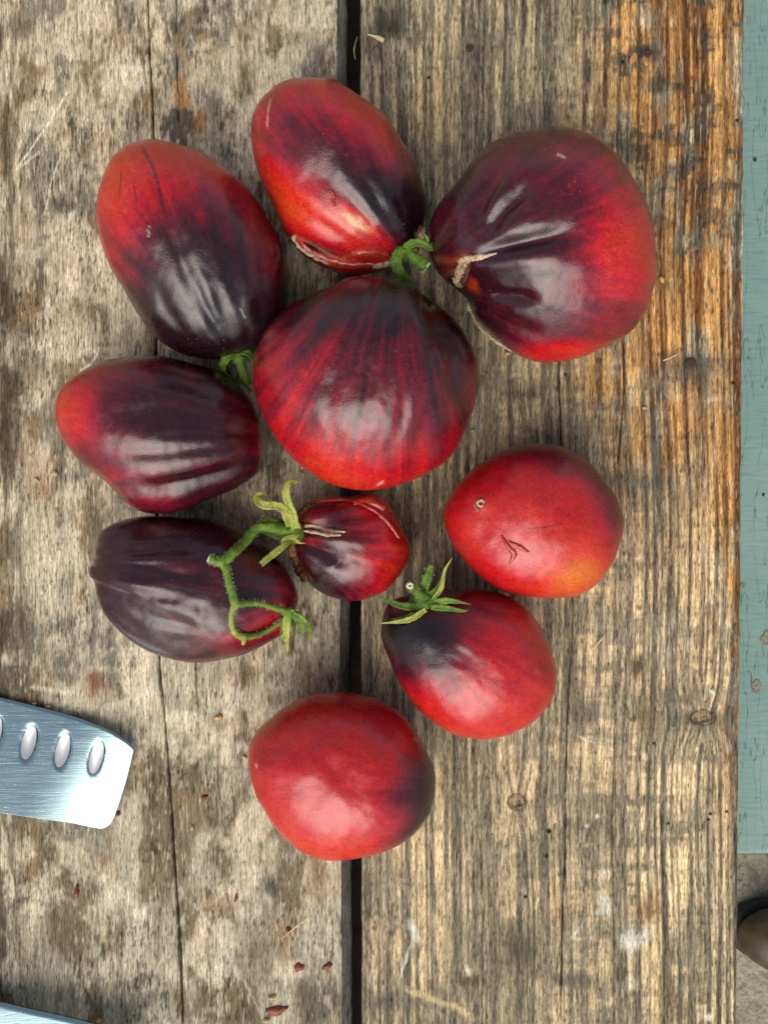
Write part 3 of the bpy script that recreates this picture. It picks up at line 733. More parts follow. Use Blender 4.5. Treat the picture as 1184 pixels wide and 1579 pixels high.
    root = thing('tomato', label, 'tomato', (base.x * kk, base.y * kk, 0))
    root['group'] = 'ripe heirloom tomatoes on the planks'
    body = mesh_np('skin', V, faces, mat, root, True, CC)
    bvh = BVHTree.FromPolygons([Vector(p) for p in V.tolist()], faces)
    root_data = dict(root=root, body=body, bvh=bvh, zc=zc)
    return root_data

def on(T, px, py, off=0.0, fallback=None):
    """3-D point on the tomato's skin under a photograph pixel; falls back to its equator height"""
    o = Vector((0, 0, D)); d = (P(px, py, 0) - o).normalized()
    loc, nrm, i, dist = T['bvh'].ray_cast(o, d)
    if loc is None:
        p = P(px, py, T['zc'] if fallback is None else fallback)
        return p, Vector((0, 0, 1))
    if nrm.dot(d) > 0: nrm = -nrm
    return loc + nrm * off, nrm

T = {}
T[1] = make_tomato('egg-shaped tomato with orange tip pointing away from its shaded curled green calyx', 
    [(228, 223), (270, 226), (315, 240), (360, 270), (400, 315), (428, 365), (443, 420), (441, 470), (428, 512), (398, 538), (350, 552), (300, 552), (262, 538), (228, 505), (195, 455), (170, 410), (154, 360), (152, 310), (165, 270), (192, 238)],
    (368, 552), (215, 232), .98, lambda t: 1.2 - 1.22 * sm(.34, 1.0, t), [(410, 400, 45, 90, -20, -.35), (185, 440, 30, 70, -25, -.2), (330, 350, 60, 80, -25, .12), (240, 370, 40, 40, 0, .18), (390, 520, 60, 40, 0, .3)],
    [([(238, 245), (262, 330), (285, 420), (315, 510)], 9, .0016), ([(330, 430), (350, 500), (362, 540)], 10, .0018), ([(230, 420), (262, 490), (300, 540)], 9, .0016), ([(400, 440), (392, 500), (378, 540)], 9, .0014), ([(296, 420), (318, 480), (345, 535)], 6, .001)],
    streak=.30, ribs=(5, .004), paint=[('line', [(222, 230), (238, 262), (250, 310), (268, 380)], 4, (.08, .008, .01), .75), ('line', [(188, 265), (184, 300)], 2, (.06, .006, .008), .7), ('line', [(207, 288), (212, 312)], 2, (.06, .006, .008), .7), ('line', [(231, 350), (230, 366)], 1.9, (.5, .38, .32), .55), ('line', [(372, 478), (378, 490)], 1.9, (.5, .38, .32), .55)])
T[2] = make_tomato('oval tomato with purple centre, bare red flank and torn skin beside a curled green stem',
    [(470, 125), (510, 128), (550, 145), (590, 178), (625, 222), (648, 275), (656, 325), (650, 362), (632, 388), (607, 408), (560, 420), (515, 417), (478, 402), (450, 372), (425, 322), (401, 268), (389, 230), (387, 195), (398, 165), (420, 140), (445, 128)],
    (612, 400), (398, 160), 1.0, .10, [(530, 258, 150, 56, 42, .85), (600, 330, 70, 34, 55, .6), (645, 310, 36, 110, -12, .75), (425, 230, 60, 40, 40, .2), (455, 320, 60, 26, 42, -.25), (560, 345, 50, 14, 35, -.55), (470, 398, 60, 26, 25, 1.0), (560, 145, 80, 26, 30, .05)],  # strongest dark blob paints the shade inside the torn lower edge
    [([(470, 250), (530, 300), (590, 360), (610, 395)], 10, .0014), ([(560, 230), (610, 300), (622, 385)], 9, .0014), ([(430, 290), (500, 350), (590, 400)], 9, .0012), ([(450, 362), (480, 388), (520, 402), (590, 404)], 7, .0030)],
    streak=.25, ribs=(5, .0035), paint=[('line', [(417, 150), (413, 175), (411, 196)], 2, (.55, .24, .16), .7), ('blob', (547, 342, 26, 7, 28), 0, (.66, .42, .22), .8), ('line', [(607, 398), (640, 372), (652, 350)], 4, (.40, .16, .05), .6), ('line', [(455, 366), (500, 400), (540, 412)], 3, (.5, .16, .10), .5)])  # the pale blob is a highlight painted into the skin colour
T[3] = make_tomato('broad heart-shaped tomato, dark shoulders, orange corky stem hollow and bright red far side',
    [(835, 202), (880, 206), (920, 225), (955, 258), (985, 305), (998, 350), (1006, 400), (1004, 450), (990, 490), (965, 518), (925, 540), (880, 554), (835, 554), (795, 540), (757, 512), (733, 487), (724, 460), (712, 445), (690, 432), (668, 408), (662, 370), (668, 335), (690, 300), (720, 262), (755, 228), (795, 208)],
    (712, 420), (1000, 390), .86, .95, [(965, 370, 74, 105, 10, -.92), (860, 545, 95, 22, 0, -.75), (890, 240, 90, 40, 15, -.30), (800, 250, 60, 40, -30, -.12), (780, 420, 70, 80, 0, .15), (930, 510, 60, 30, -30, -.1), (1000, 430, 30, 60, 0, -.2)],
    [([(730, 395), (780, 380), (850, 365), (900, 350)], 11, .0034), ([(728, 380), (775, 320), (840, 270)], 11, .0034), ([(720, 370), (745, 300), (790, 250)], 10, .003), ([(735, 430), (800, 420), (880, 410)], 10, .0022), ([(735, 455), (790, 462), (840, 462)], 8, .0034), ([(738, 480), (790, 505), (850, 520)], 9, .0022), ([(690, 425), (700, 432), (715, 440)], 16, .006), ([(706, 405), (712, 425)], 8, .003)],
    streak=.22, ribs=(4, .003), paint=[('blob', (690, 404, 20, 8, 10), 0, (.24, .045, .012), .6), ('blob', (727, 443, 7, 14, -20), 0, (.42, .035, .010), .8), ('blob', (692, 424, 22, 9, 20), 0, (.16, .018, .01), .9), ('blob', (712, 402, 10, 9, 0), 0, (.42, .16, .03), .7), ('blob', (930, 332, 7, 10, 0), 0, (.20, .012, .012), .7), ('line', [(860, 238), (870, 243)], 3, (.6, .5, .42), .7)])
T[4] = make_tomato('largest round tomato, ringed by the others, purple streaks fading to a red base',
    [(560, 431), (600, 430), (632, 438), (664, 462), (700, 490), (728, 530), (739, 575), (735, 620), (715, 670), (680, 715), (630, 743), (575, 754), (530, 752), (485, 735), (445, 700), (415, 655), (397, 610), (393, 565), (408, 517), (440, 480), (488, 455), (528, 438)],
    (605, 432), (572, 752), .90, lambda t: 1.15 - .48 * sm(-.02, .40, t) - .32 * sm(.60, 1.02, t), [(415, 610, 45, 90, 20, -.22), (460, 700, 60, 40, 40, -.14), (710, 680, 40, 60, 30, -.16), (500, 530, 70, 60, 0, .08), (600, 620, 80, 100, 5, .18), (690, 520, 44, 90, -10, .28), (715, 580, 25, 60, 0, .15), (570, 745, 110, 20, 0, -.16)],
    [([(612, 445), (628, 540), (620, 640), (590, 730)], 8, .0011), ([(640, 460), (668, 540), (660, 640), (620, 720)], 9, .0015), ([(668, 470), (700, 550), (690, 640)], 8, .0014), ([(575, 450), (520, 560), (510, 660), (530, 730)], 10, .0012), ([(540, 450), (465, 540), (450, 640)], 12, .0010), ([(600, 450), (572, 560), (565, 680)], 8, .0010)],
    streak=.40, ribs=(6, .003), paint=[('line', [(582, 746), (590, 742)], 3, (.6, .4, .3), .6)])
T[5] = make_tomato('long purple-black tomato with an orange-red blunt end, pointing away from the central tomato',
    [(89, 640), (94, 610), (115, 585), (150, 563), (195, 553), (240, 550), (290, 556), (340, 575), (378, 606), (400, 645), (408, 690), (400, 722), (375, 745), (330, 765), (290, 782), (245, 790), (214, 784), (192, 768), (170, 746), (135, 720), (108, 690), (94, 665)],
    (404, 672), (90, 640), .98, 1.0, [(95, 625, 58, 56, 0, -.9), (150, 700, 80, 50, 30, -.36), (180, 566, 80, 26, -8, -.36), (230, 770, 70, 22, 15, -.30), (405, 690, 14, 40, 0, -.35), (250, 640, 90, 50, 5, .06)],
    [([(150, 690), (230, 700), (330, 690), (395, 676)], 8, .0012), ([(200, 745), (260, 752), (340, 730), (392, 700)], 10, .0036), ([(160, 640), (260, 630), (395, 655)], 14, .0016), ([(170, 590), (280, 590), (385, 640)], 12, .0016), ([(225, 672), (300, 672), (380, 668)], 6, .0008)],
    streak=.22, ribs=(5, .003))
T[6] = make_tomato('wrinkled purple-black tomato lying under a forked green vine stalk',
    [(143, 885), (148, 850), (165, 818), (195, 801), (240, 795), (300, 797), (352, 806), (398, 828), (430, 862), (450, 893), (461, 920), (455, 948), (440, 975), (405, 998), (360, 1012), (310, 1021), (265, 1015), (220, 995), (180, 960), (155, 925)],
    (158, 880), (460, 930), .92, 1.06, [(400, 970, 70, 32, -30, -.45), (440, 905, 30, 40, 0, -.32), (330, 985, 60, 20, -10, -.15), (300, 900, 80, 40, 0, -.12), (440, 960, 30, 30, 0, -.2)],
    [([(160, 870), (210, 850), (300, 850), (380, 870)], 9, .0018), ([(160, 885), (220, 880), (300, 890), (350, 900)], 9, .0022), ([(165, 900), (225, 920), (290, 925)], 9, .0020), ([(170, 915), (230, 955), (300, 968), (340, 960)], 8, .0018), ([(180, 930), (240, 985), (330, 1000)], 10, .0014), ([(165, 850), (200, 822), (260, 815)], 9, .0014), ([(308, 925), (316, 965)], 7, .0010), ([(150, 905), (175, 940), (230, 985)], 6, .0018)],
    streak=.25, ribs=(6, .004), paint=[('line', [(345, 985), (385, 968), (440, 940)], 7, (.30, .018, .014), .6), ('line', [(365, 955), (430, 930)], 4, (.25, .014, .014), .5), ('blob', (250, 812, 22, 10, -5), 0, (.09, .016, .014), .9)])
T[7] = make_tomato('small split tomato with pale corky crack, still on its forked green vine stalk',
    [(452, 812), (470, 783), (500, 769), (545, 765), (575, 762), (598, 775), (612, 800), (630, 830), (634, 855), (620, 885), (595, 910), (555, 925), (515, 922), (485, 908), (464, 890), (452, 868), (446, 840)],
    (462, 825), (630, 860), .92, lambda t: .98 - .75 * sm(.25, .95, t), [(560, 775, 70, 16, 5, -.4), (520, 890, 50, 30, 20, .15), (480, 800, 30, 14, -20, -.3), (590, 870, 50, 40, 0, -.05), (480, 835, 24, 10, 0, -.45)],
    [([(470, 815), (500, 812), (530, 818)], 6, .0026), ([(465, 830), (500, 845), (540, 850)], 7, .0016), ([(470, 860), (510, 862), (545, 880)], 9, .0012), ([(510, 866), (518, 874)], 5, -.0008), ([(490, 775), (550, 772), (600, 800)], 5, .0014), ([(452, 850), (462, 885), (490, 905)], 6, .002)],
    streak=.32, ribs=(5, .003), nU=256, nV=120, paint=[('blob', (470, 790, 10, 20, 20), 0, (.28, .08, .02), .6), ('line', [(453, 846), (460, 876), (476, 896)], 6, (.10, .045, .02), .8)])
T[8] = make_tomato('glossy red tomato with small blossom scar and a wet nick in its skin',
    [(682, 800), (690, 770), (715, 735), (755, 705), (797, 689), (830, 686), (865, 692), (905, 715), (935, 750), (953, 785), (960, 815), (951, 850), (930, 885), (897, 914), (855, 921), (810, 918), (765, 905), (725, 875), (698, 840)],
    (955, 850), (735, 778), .86, .20, [(840, 695, 130, 32, 14, .55), (940, 760, 30, 70, -25, .42), (740, 740, 60, 26, -38, .16), (890, 885, 50, 32, -20, -.62), (950, 830, 18, 60, 0, .25), (700, 790, 24, 40, 0, .06), (760, 860, 90, 40, 30, .05), (800, 800, 100, 40, 0, -.02)],
    [([(740, 780), (760, 815), (790, 840)], 9, .0010), ([(738, 782), (742, 820), (748, 845)], 9, .0007), ([(740, 776), (760, 740), (790, 705)], 10, .0010), ([(840, 835), (870, 800), (900, 770)], 14, .0014), ([(741, 776), (742, 778)], 7, .0012)],
    streak=.10, mat=SKIN_RED, paint=[('line', [(815, 815), (840, 813), (866, 808)], 1.8, (.12, .005, .008), .8), ('line', [(840, 835), (860, 810), (880, 790), (898, 780)], 2.2, (.24, .01, .01), .5), ('line', [(742, 785), (760, 810), (785, 825)], 2.5, (.24, .01, .012), .5), ('line', [(738, 788), (740, 820), (748, 842)], 2, (.26, .01, .012), .4), ('blob', (840, 775, 10, 10, 0), 0, (.28, .014, .014), .5)])
T[9] = make_tomato('red tomato with dark shoulder under a spread star of green sepals',
    [(600, 930), (640, 914), (690, 907), (740, 908), (790, 922), (830, 958), (850, 1000), (858, 1045), (845, 1085), (815, 1118), (775, 1136), (730, 1138), (685, 1125), (645, 1095), (615, 1055), (597, 1010), (588, 970)],
    (645, 932), (855, 1060), .90, .20, [(640, 960, 80, 55, 20, .75), (615, 1010, 38, 80, -15, .62), (670, 1000, 40, 70, -20, .40), (740, 915, 110, 30, 8, .55), (640, 1085, 44, 30, 40, -.30), (700, 1030, 40, 60, -20, .10), (840, 1060, 22, 60, 0, .03), (830, 980, 36, 50, -40, .10)],
    [([(720, 1000), (700, 1030)], 14, .0010), ([(655, 940), (680, 1000), (690, 1080)], 16, .0012), ([(665, 935), (730, 970), (800, 1010)], 16, .0010)],
    streak=.20, mat=SKIN_RED, paint=[('blob', (720, 1010, 6, 12, 20), 0, (.18, .01, .012), .6), ('line', [(764, 1055), (770, 1062)], 2, (.16, .006, .008), .8), ('line', [(769, 1060), (769, 1072)], 1.5, (.16, .006, .008), .7), ('line', [(775, 1058), (776, 1063)], 1.5, (.16, .006, .008), .7), ('blob', (827, 1034, 5, 8, 0), 0, (.40, .10, .04), .6)])
T[10] = make_tomato('plain red tomato with a dark bruise-like end, lying across the gap between planks',
    [(382, 1162), (387, 1140), (405, 1115), (440, 1088), (480, 1071), (525, 1067), (570, 1073), (610, 1095), (640, 1128), (662, 1165), (672, 1197), (668, 1230), (655, 1260), (625, 1290), (580, 1312), (530, 1322), (490, 1318), (450, 1298), (418, 1265), (395, 1220), (385, 1190)],
    (672, 1205), (382, 1165), .90, .24, [(664, 1195, 38, 62, 0, .7), (640, 1280, 70, 18, -35, .6), (645, 1240, 38, 38, 0, .4), (615, 1228, 24, 18, 20, .20), (600, 1110, 60, 30, 35, .14), (490, 1308, 70, 16, 10, -.18), (560, 1090, 80, 20, 0, .08)],
    [([(480, 1170), (540, 1190), (580, 1230)], 20, .0010), ([(470, 1130), (520, 1140), (550, 1150)], 14, .0008), ([(520, 1160), (500, 1220), (470, 1260)], 16, .0010), ([(660, 1210), (600, 1225), (560, 1240)], 14, .0008)],
    streak=.14, mat=SKIN_RED, paint=[('line', [(395, 1178), (397, 1182)], 2.4, (.6, .35, .25), .8), ('line', [(638, 1138), (644, 1142)], 1.6, (.6, .5, .42), .6)])

# ---- helper parts on the skins
def skin_ribbon(Tn, name, pts, w0, mat, arch=.0008, seed=0, parent=None, n=7, rag=.35, off=.0001):
    """raised ragged strip lying on a tomato along photograph pixels; w0 half width in px (list or number)"""
    pp = catmull(pts, 8); m = len(pp); rnd = np.random.RandomState(seed)
    ws = np.interp(np.linspace(0, 1, m), np.linspace(0, 1, len(w0)), w0) if hasattr(w0, '__len__') else w0 * np.sin(np.linspace(.12, math.pi - .12, m))
    V = []; F = []
    for i in range(m):
        t = pp[min(i + 1, m - 1)] - pp[max(i - 1, 0)]; t = t / (np.hypot(*t) + 1e-9); b = np.array([-t[1], t[0]])
        wl_, wr_ = ws[i] * (1 + rag * rnd.uniform(-1, 1)), ws[i] * (1 + rag * rnd.uniform(-1, 1))
        for k in range(n):
            s = -1 + 2 * k / (n - 1); q = pp[i] + b * s * (wr_ if s > 0 else wl_)
            p, nr = on(Tn, q[0], q[1]); h = arch * (1 - s * s) * (1 + rag * rnd.uniform(-1, 1)) + off - (.0008 if abs(s) > .95 else 0)
            V.append(p + nr * h)
    for i in range(m - 1):
        for k in range(n - 1): F.append((i * n + k, (i + 1) * n + k, (i + 1) * n + k + 1, i * n + k + 1))
    return mesh_np(name, V, F, mat, parent or Tn['root'])

def stalk(name, pts3, r, mat, parent, n=10, seed=0):
    pp = catmull([tuple(p) for p in pts3], 6); rr = .86 * np.interp(np.linspace(0, 1, len(pp)), np.linspace(0, 1, len(r)), r)
    V, F = tube_geo(pp, rr, n, .09, seed); return mesh_np(name, V, F, mat, parent)

def sepal(pts3, wmax, parent, mat, seed=0, prof=(.75, 1, .85, .6, .3, .08), nrm=None, cup=.5, name='sepal', th=.0006):
    pp = catmull([tuple(p) for p in pts3], 6); m = len(pp)
    ww = np.interp(np.linspace(0, 1, m), np.linspace(0, 1, len(prof)), prof) * wmax * .8
    rs = np.random.RandomState(seed * 7 + 3); ww = ww * (1 + .12 * rs.uniform(-1, 1, m))
    nn = [nrm or (0, 0, 1)] * m
    V, F = ribbon_geo(pp, ww, th, nn, cup); return mesh_np(name, V, F, mat, parent)

def fuzz(name, strands, parent, mat, count, length, seed=0):
    """short hairs standing off stalk centre lines: one stuff part"""
    rnd = random.Random(seed); V = []; F = []
    for pts, r in strands:
        pp = catmull([tuple(p) for p in pts], 8)
        for _ in range(count):
            i = rnd.randrange(len(pp) - 1); a = Vector(pp[i]); t = (Vector(pp[i + 1]) - a).normalized(); a = a + t * rnd.random() * (Vector(pp[i + 1]) - a).length
            d = Vector((rnd.gauss(0, 1), rnd.gauss(0, 1), rnd.gauss(0, 1))); d -= t * d.dot(t); d.normalize(); d2 = (d + t * rnd.uniform(-.4, .4)).normalized()
            s0 = a + d * r * .9; s1 = s0 + d2 * length * rnd.uniform(.5, 1); w = t * .00007; w2 = d.cross(t) * .00007; k = len(V)
            V += [s0 + w, s0 - w, s0 + w2, s1]; F += [(k, k + 1, k + 3), (k + 1, k + 2, k + 3), (k + 2, k, k + 3)]
    o = mesh_np(name, V, F, mat, parent, False); o['kind'] = 'stuff'; return o
HAIR = simple_mat('pale_hair', (.30, .34, .18), (.42, .45, .28), 300, .6, 0)

# tomato 1: curled calyx in the shade between three fruits
t1 = T[1]; z1 = .030
cx = mesh_np('calyx', *tube_geo([P(366, 548, z1), P(370, 556, z1 + .001), P(371, 562, z1)], [.0028, .0034, .002], 10), GREEN_D, t1['root'])
stalk('stem', [P(369, 552, z1 + .002), P(374, 572, z1 + .001), P(381, 590, z1 - .004)], [.0024, .0021, .0022], GREEN_D, t1['root'])
sepal([P(366, 545, z1 + .004), P(350, 552, z1 + .006), P(344, 570, z1 + .003), P(356, 583, z1 - .002), P(374, 590, z1 - .006), P(389, 604, z1 - .010)], .0026, cx, GREEN, 1, nrm=(-.6, -.2, .8))
sepal([P(366, 544, z1 + .004), P(380, 543, z1 + .006), P(391, 554, z1 + .003), P(391, 572, z1 - .002), P(389, 584, z1 - .006)], .0021, cx, GREEN, 2, nrm=(.4, .3, .9))
sepal([P(364, 548, z1), P(352, 566, z1 - .006), P(358, 588, z1 - .014)], .0018, cx, GREEN_D, 3)
# tomato 2: cut stem and curled sepals
t2 = T[2]; z2 = .040
cx = mesh_np('calyx', *tube_geo([P(612, 398, z2 - .002), P(620, 391, z2), P(630, 386, z2)], [.0026, .0042, .0022], 12), GREEN_D, t2['root'])
st_p = [P(626, 388, z2), P(640, 398, z2 + .001), P(658, 413, z2 - .001)]
so = stalk('stem', st_p, [.0030, .0027, .0029, .0032], GREEN, t2['root'])
e = P(659.5, 414.2, z2 - .001); mesh_np('cut_end', *tube_geo([P(656, 411.3, z2 - .001), e], [.0029, .0027], 12), CUT, so)
sepal([P(624, 385, z2 + .003), P(636, 376, z2 + .006), P(652, 376, z2 + .006), P(666, 384, z2 + .004), P(677, 376, z2 + .006)], .0022, cx, GREEN, 4, cup=.8, prof=(.8, 1, .9, .7, .45, .15))
sepal([P(655, 377, z2 + .005), P(659, 368, z2 + .006), P(653, 359, z2 + .007)], .0011, cx, GREEN, 5, cup=.6)
sepal([P(664, 381, z2 + .004), P(673, 370, z2 + .006), P(672, 360, z2 + .008)], .0011, cx, GREEN, 6, cup=.6)
sepal([P(622, 384, z2 + .004), P(612, 398, z2 + .005), P(614, 414, z2 + .003), P(624, 428, z2), P(634, 438, z2 - .002), P(637, 454, z2 - .006)], .0029, cx, GREEN, 7, cup=.7, nrm=(-.3, -.1, .9), prof=(.7, 1, .9, .85, .7, .75, .3, .05))
sepal([P(628, 430, z2 - .001), P(629, 440, z2 - .003), P(634, 446, z2 - .005)], .0009, cx, GREEN_D, 8)
fuzz('fuzz', [(st_p, .0026)], t2['root'], HAIR, 130, .0016, 3)
# torn skin along the underside
skin_ribbon(t2, 'torn_skin', [(456, 366), (476, 388), (505, 402), (540, 410), (575, 408)], [3, 6, 9, 7, 3], FLESH, .0008, 5, rag=.18)
skin_ribbon(t2, 'torn_skin', [(530, 396), (560, 390), (590, 392), (604, 400)], [3, 8, 9, 3], FLESH, .0011, 6, rag=.16)
skin_ribbon(t2, 'torn_skin', [(453, 362), (466, 380), (486, 394), (508, 404)], [.8, 1.6, 2, 1], CORK, .0016, 7, rag=.4)
skin_ribbon(t2, 'corky_scar', [(575, 410), (592, 408), (606, 403)], [2, 5, 2.5], CORK_W, .0012, 8)
skin_ribbon(t2, 'juice_nick', [(511, 294), (515, 302), (513, 312), (517, 318)], [1.5, 3.5, 2.5, 4], FLESH, .0011, 9)
mesh_np('white_flesh', *tube_geo([P(640, 378, .03), P(648, 366, .031), P(655, 352, .03)], [.0012, .0022, .001], 8), CORK_W, t2['root'])
# tomato 3: corky stem hollow, split rim
t3 = T[3]
skin_ribbon(t3, 'corky_scar', [(703, 436), (708, 420), (714, 405), (730, 395)], [3, 8, 9, 3], CORK_W, .0006, 10, rag=.35)
skin_ribbon(t3, 'corky_scar', [(716, 400), (738, 397), (766, 391)], [5, 6, .6], CORK_W, .0005, 11, rag=.25)
skin_ribbon(t3, 'corky_scar', [(698, 428), (706, 438), (714, 443)], [2, 4, 2], CORK, .0008, 12)
mesh_np('dry_rim', *tube_geo([P(724, 470, .03), P(731, 494, .03), P(746, 513, .03), P(767, 528, .03), P(790, 543, .028)], [.0004, .0009, .0007, .0008, .0003], 7, .3, 4), CORK, t3['root'])
mesh_np('dry_rim', *tube_geo([P(722, 466, .03), P(722, 476, .03), P(728, 484, .03)], [.0006, .0012, .0005], 7, .3, 5), CORK, t3['root'])
# tomato 7: cork splits, brown ring, torn red skin
t7 = T[7]
skin_ribbon(t7, 'corky_crack', [(462, 813), (485, 811), (510, 819), (533, 821)], [2, 4, 5, .6], CORK_W, .0009, 14, rag=.25)
skin_ribbon(t7, 'corky_crack', [(463, 818), (485, 821), (505, 825), (526, 826)], [1.5, 3.5, 3.5, .6], CORK, .0007, 15, rag=.25)
skin_ribbon(t7, 'brown_ring', [(452, 838), (452, 858), (460, 880), (474, 894)], [3, 5, 5, 2], CORK_B, .0018, 16, rag=.4)
skin_ribbon(t7, 'torn_skin', [(470, 779), (500, 772), (540, 772), (575, 786), (600, 808), (614, 830)], [1, 2.5, 2, 3, 3, .6], FLESH, .0007, 17, rag=.25)
skin_ribbon(t7, 'torn_skin', [(545, 776), (570, 772), (592, 785)], [3, 9, 4], FLESH, .0014, 18, rag=.2)
skin_ribbon(t7, 'crack_edge', [(460, 800), (468, 788), (478, 780)], [1.5, 3, 1.5], CORK_B, .0014, 19)
# tomato 8: blossom scar and wet nick
t8 = T[8]
skin_ribbon(t8, 'blossom_scar', [(733, 780), (737, 786), (739, 789)], [1.5, 2.5, 1], CORK_W, .0010, 20)
p, nr = on(t8, 741, 776); ring = [p + Vector((math.cos(a) * .0013, math.sin(a) * .0012, .0004)) for a in np.linspace(0, 2 * math.pi, 13)]
mesh_np('blossom_scar', *tube_geo(ring, [.00055] * 13, 7, .2, 6), CORK, t8['root'])
skin_ribbon(t8, 'wet_nick', [(773, 826), (783, 842), (792, 854), (785, 869)], [1.5, 4, 6, 1.0], FLESH, .0006, 21, rag=.15, off=.0004)
skin_ribbon(t8, 'wet_nick', [(784, 834), (800, 843), (815, 851)], [1, 5, 1.5], FLESH, .0006, 22, rag=.2, off=.0004)
# tomato 9: star calyx
t9 = T[9]
def s9(pts, w, mat, seed, **kw):
    P3 = []
    for (x, y, h) in pts:
        p, nr = on(t9, x, y, fallback=.046); P3.append(p + Vector((0, 0, h)))
    return sepal(P3, w, cx, mat, seed, **kw)
pc, nr = on(t9, 655, 930)
cx = mesh_np('calyx', *tube_geo([pc + Vector((-.001, .001, -.002)), pc + Vector((0, .001, .001)), pc + Vector((0, .002, .0035))], [.0060, .0055, .003], 12, .12, 3), GREEN_D, t9['root'])
zz = pc.z
st_p = [pc + Vector((0, .002, .002)), P(640, 908, zz + .006), P(633, 904, zz + .009)]
so = stalk('stem', st_p, [.0026, .0022, .0024], GREEN_D, t9['root'])
ring = [P(632, 903, zz + .0105) + Vector((math.cos(a) * .0010, math.sin(a) * .0009, 0)) for a in np.linspace(0, 2 * math.pi, 11)]
mesh_np('cut_end', *tube_geo(ring, [.0006] * 11, 6), CUT, so)
def sp(pts, w, mat, seed, **kw):
    out = []
    for x, y, h in pts:
        q, _n = on(t9, x, y, fallback=-1)
        out.append(P(x, y, max(zz + h, q.z + .0012)))
    return sepal(out, w, cx, mat, seed, **kw)
sp([(648, 918, .002), (656, 898, .004), (665, 872, .004)], .0026, GREEN, 1, prof=(.9, 1, .9, .8, .7, .4), cup=.9)
sp([(660, 922, .002), (672, 912, .005), (680, 892, .007)], .0026, GREEN_D, 2, cup=.6)
sp([(668, 924, .003), (680, 905, .007), (685, 880, .009), (697, 860, .012)], .0016, GREEN_Y, 3, cup=.5, nrm=(.5, .2, .8))
sp([(662, 931, .002), (688, 926, .006), (706, 928, .007), (726, 932, .006)], .0018, GREEN, 4)
sp([(664, 936, .001), (690, 938, .004), (712, 942, .005), (722, 941, .008)], .0016, GREEN, 5)
sp([(646, 936, .002), (620, 934, .004), (602, 928, .004), (586, 921, .005)], .0021, GREEN_D, 6)
sp([(656, 940, .001), (634, 954, .003), (610, 959, .004), (584, 961, .002)], .0016, GREEN_Y, 7, cup=.6)
sp([(640, 948, .001), (628, 953, .001), (602, 955, .002)], .0020, GREEN_D, 8)
fuzz('fuzz', [([P(648, 918, zz + .002), P(656, 898, zz + .004), P(665, 872, zz + .004)], .002), (st_p, .0022)], t9['root'], HAIR, 110, .0012, 8)

# vine stalk of tomato 7, running over tomato 6
def h6(x, y, off):
    p, nr = on(T[6], x, y, fallback=.03); return P(x, y, p.z + off)
zt = .036
vine = T[7]['root']          # the stalk is still attached to the small tomato and moves with it
main = [P(455, 822, .030), P(440, 817, .034), P(420, 813, .040), (h6(398, 813, .011)), h6(380, 833, .008), h6(360, 852, .005), h6(346, 866, .003)]
a_ = h6(346, 866, .003)
main_o = stalk('main_stem', main, [.0028, .0030, .0024, .0021, .0022, .0024, .0026], GREEN, vine, 12, 1)
stub = [a_, h6(336, 866, .003), h6(323, 861, .0035)]
s_ = stalk('stub', stub, [.0026, .0021, .0019, .0020], GREEN, vine, 12, 2)
mesh_np('cut_end', *tube_geo([h6(324, 861.3, .0036), h6(321.5, 860.3, .0037)], [.0018, .0016], 12), CUT, s_)
br1 = [a_, h6(350, 882, .0025), h6(355, 905, .002), h6(364, 932, .002)]
stalk('branch', br1, [.0023, .0018, .0018, .0022], GREEN, vine, 12, 3)
b_ = h6(364, 932, .002)
br2 = [b_, h6(385, 930, .0025), h6(408, 932, .004), h6(428, 938, .006), h6(444, 944, .008)]
stalk('branch', br2, [.0019, .0014, .0014, .0015, .0018], GREEN, vine, 10, 4)
br3 = [b_, h6(358, 944, .002), h6(357, 962, .002), h6(363, 976, .002), h6(377, 983, .002)]
stalk('branch', br3, [.0018, .0013, .0013, .0014, .0018], GREEN_Y, vine, 10, 5)
br4 = [h6(377, 983, .002), h6(400, 978, .002), h6(420, 968, .003), h6(438, 956, .006)]
stalk('branch', br4, [.0015, .0012, .0010, .0009], GREEN, vine, 10, 6)
stalk('stub', [h6(377, 983, .002), h6(376, 988, .002), h6(375, 993, .001)], [.0014, .0012, .0008], GREEN_Y, vine, 8, 7)
fuzz('fuzz', [(main, .0021), (stub, .0019), (br1, .0017), (br2, .0014), (br3, .0013), (br4, .001)], vine, HAIR, 150, .0013, 9)
# calyx gripping the small tomato
cal = mesh_np('calyx', *tube_geo([P(436, 817, .034), P(448, 820, .033), P(455, 822, .031), P(459, 823, .029)], [.0022, .0040, .0046, .0030], 12, .1, 5), GREEN, vine)
def sv(pts, w, mat, seed, **kw): return sepal([P(x, y, h) for x, y, h in pts], w, cal, mat, seed, **kw)
sv([(450, 812, .036), (440, 788, .040), (426, 780, .042), (408, 779, .042), (398, 773, .041), (398, 764, .040), (406, 762, .039), (411, 765, .037)], .0026, GREEN_Y, 11, prof=(1, .95, .8, .8, .75, .6, .5, .2), cup=.5)
sv([(457, 816, .036), (452, 795, .039), (445, 776, .041), (441, 758, .042), (446, 745, .042), (458, 743, .040)], .0022, GREEN_Y, 12, prof=(1, .9, .9, .85, .7, .2), cup=.5)
sv([(452, 828, .034), (437, 842, .038), (420, 856, .039), (407, 866, .040), (399, 875, .040), (392, 886, .039)], .0017, GREEN_Y, 13, prof=(.8, .9, 1, .9, .7, .25), cup=.4)
sv([(446, 826, .030), (430, 826, .030), (415, 822, .031), (402, 820, .032)], .0022, GREEN_D, 14, cup=.5, prof=(1, 1, .8, .5, .2))
sv([(448, 812, .032), (430, 806, .033), (415, 802, .034), (406, 799, .036), (406, 795, .038), (412, 796, .040)], .0020, GREEN, 15, cup=.5)
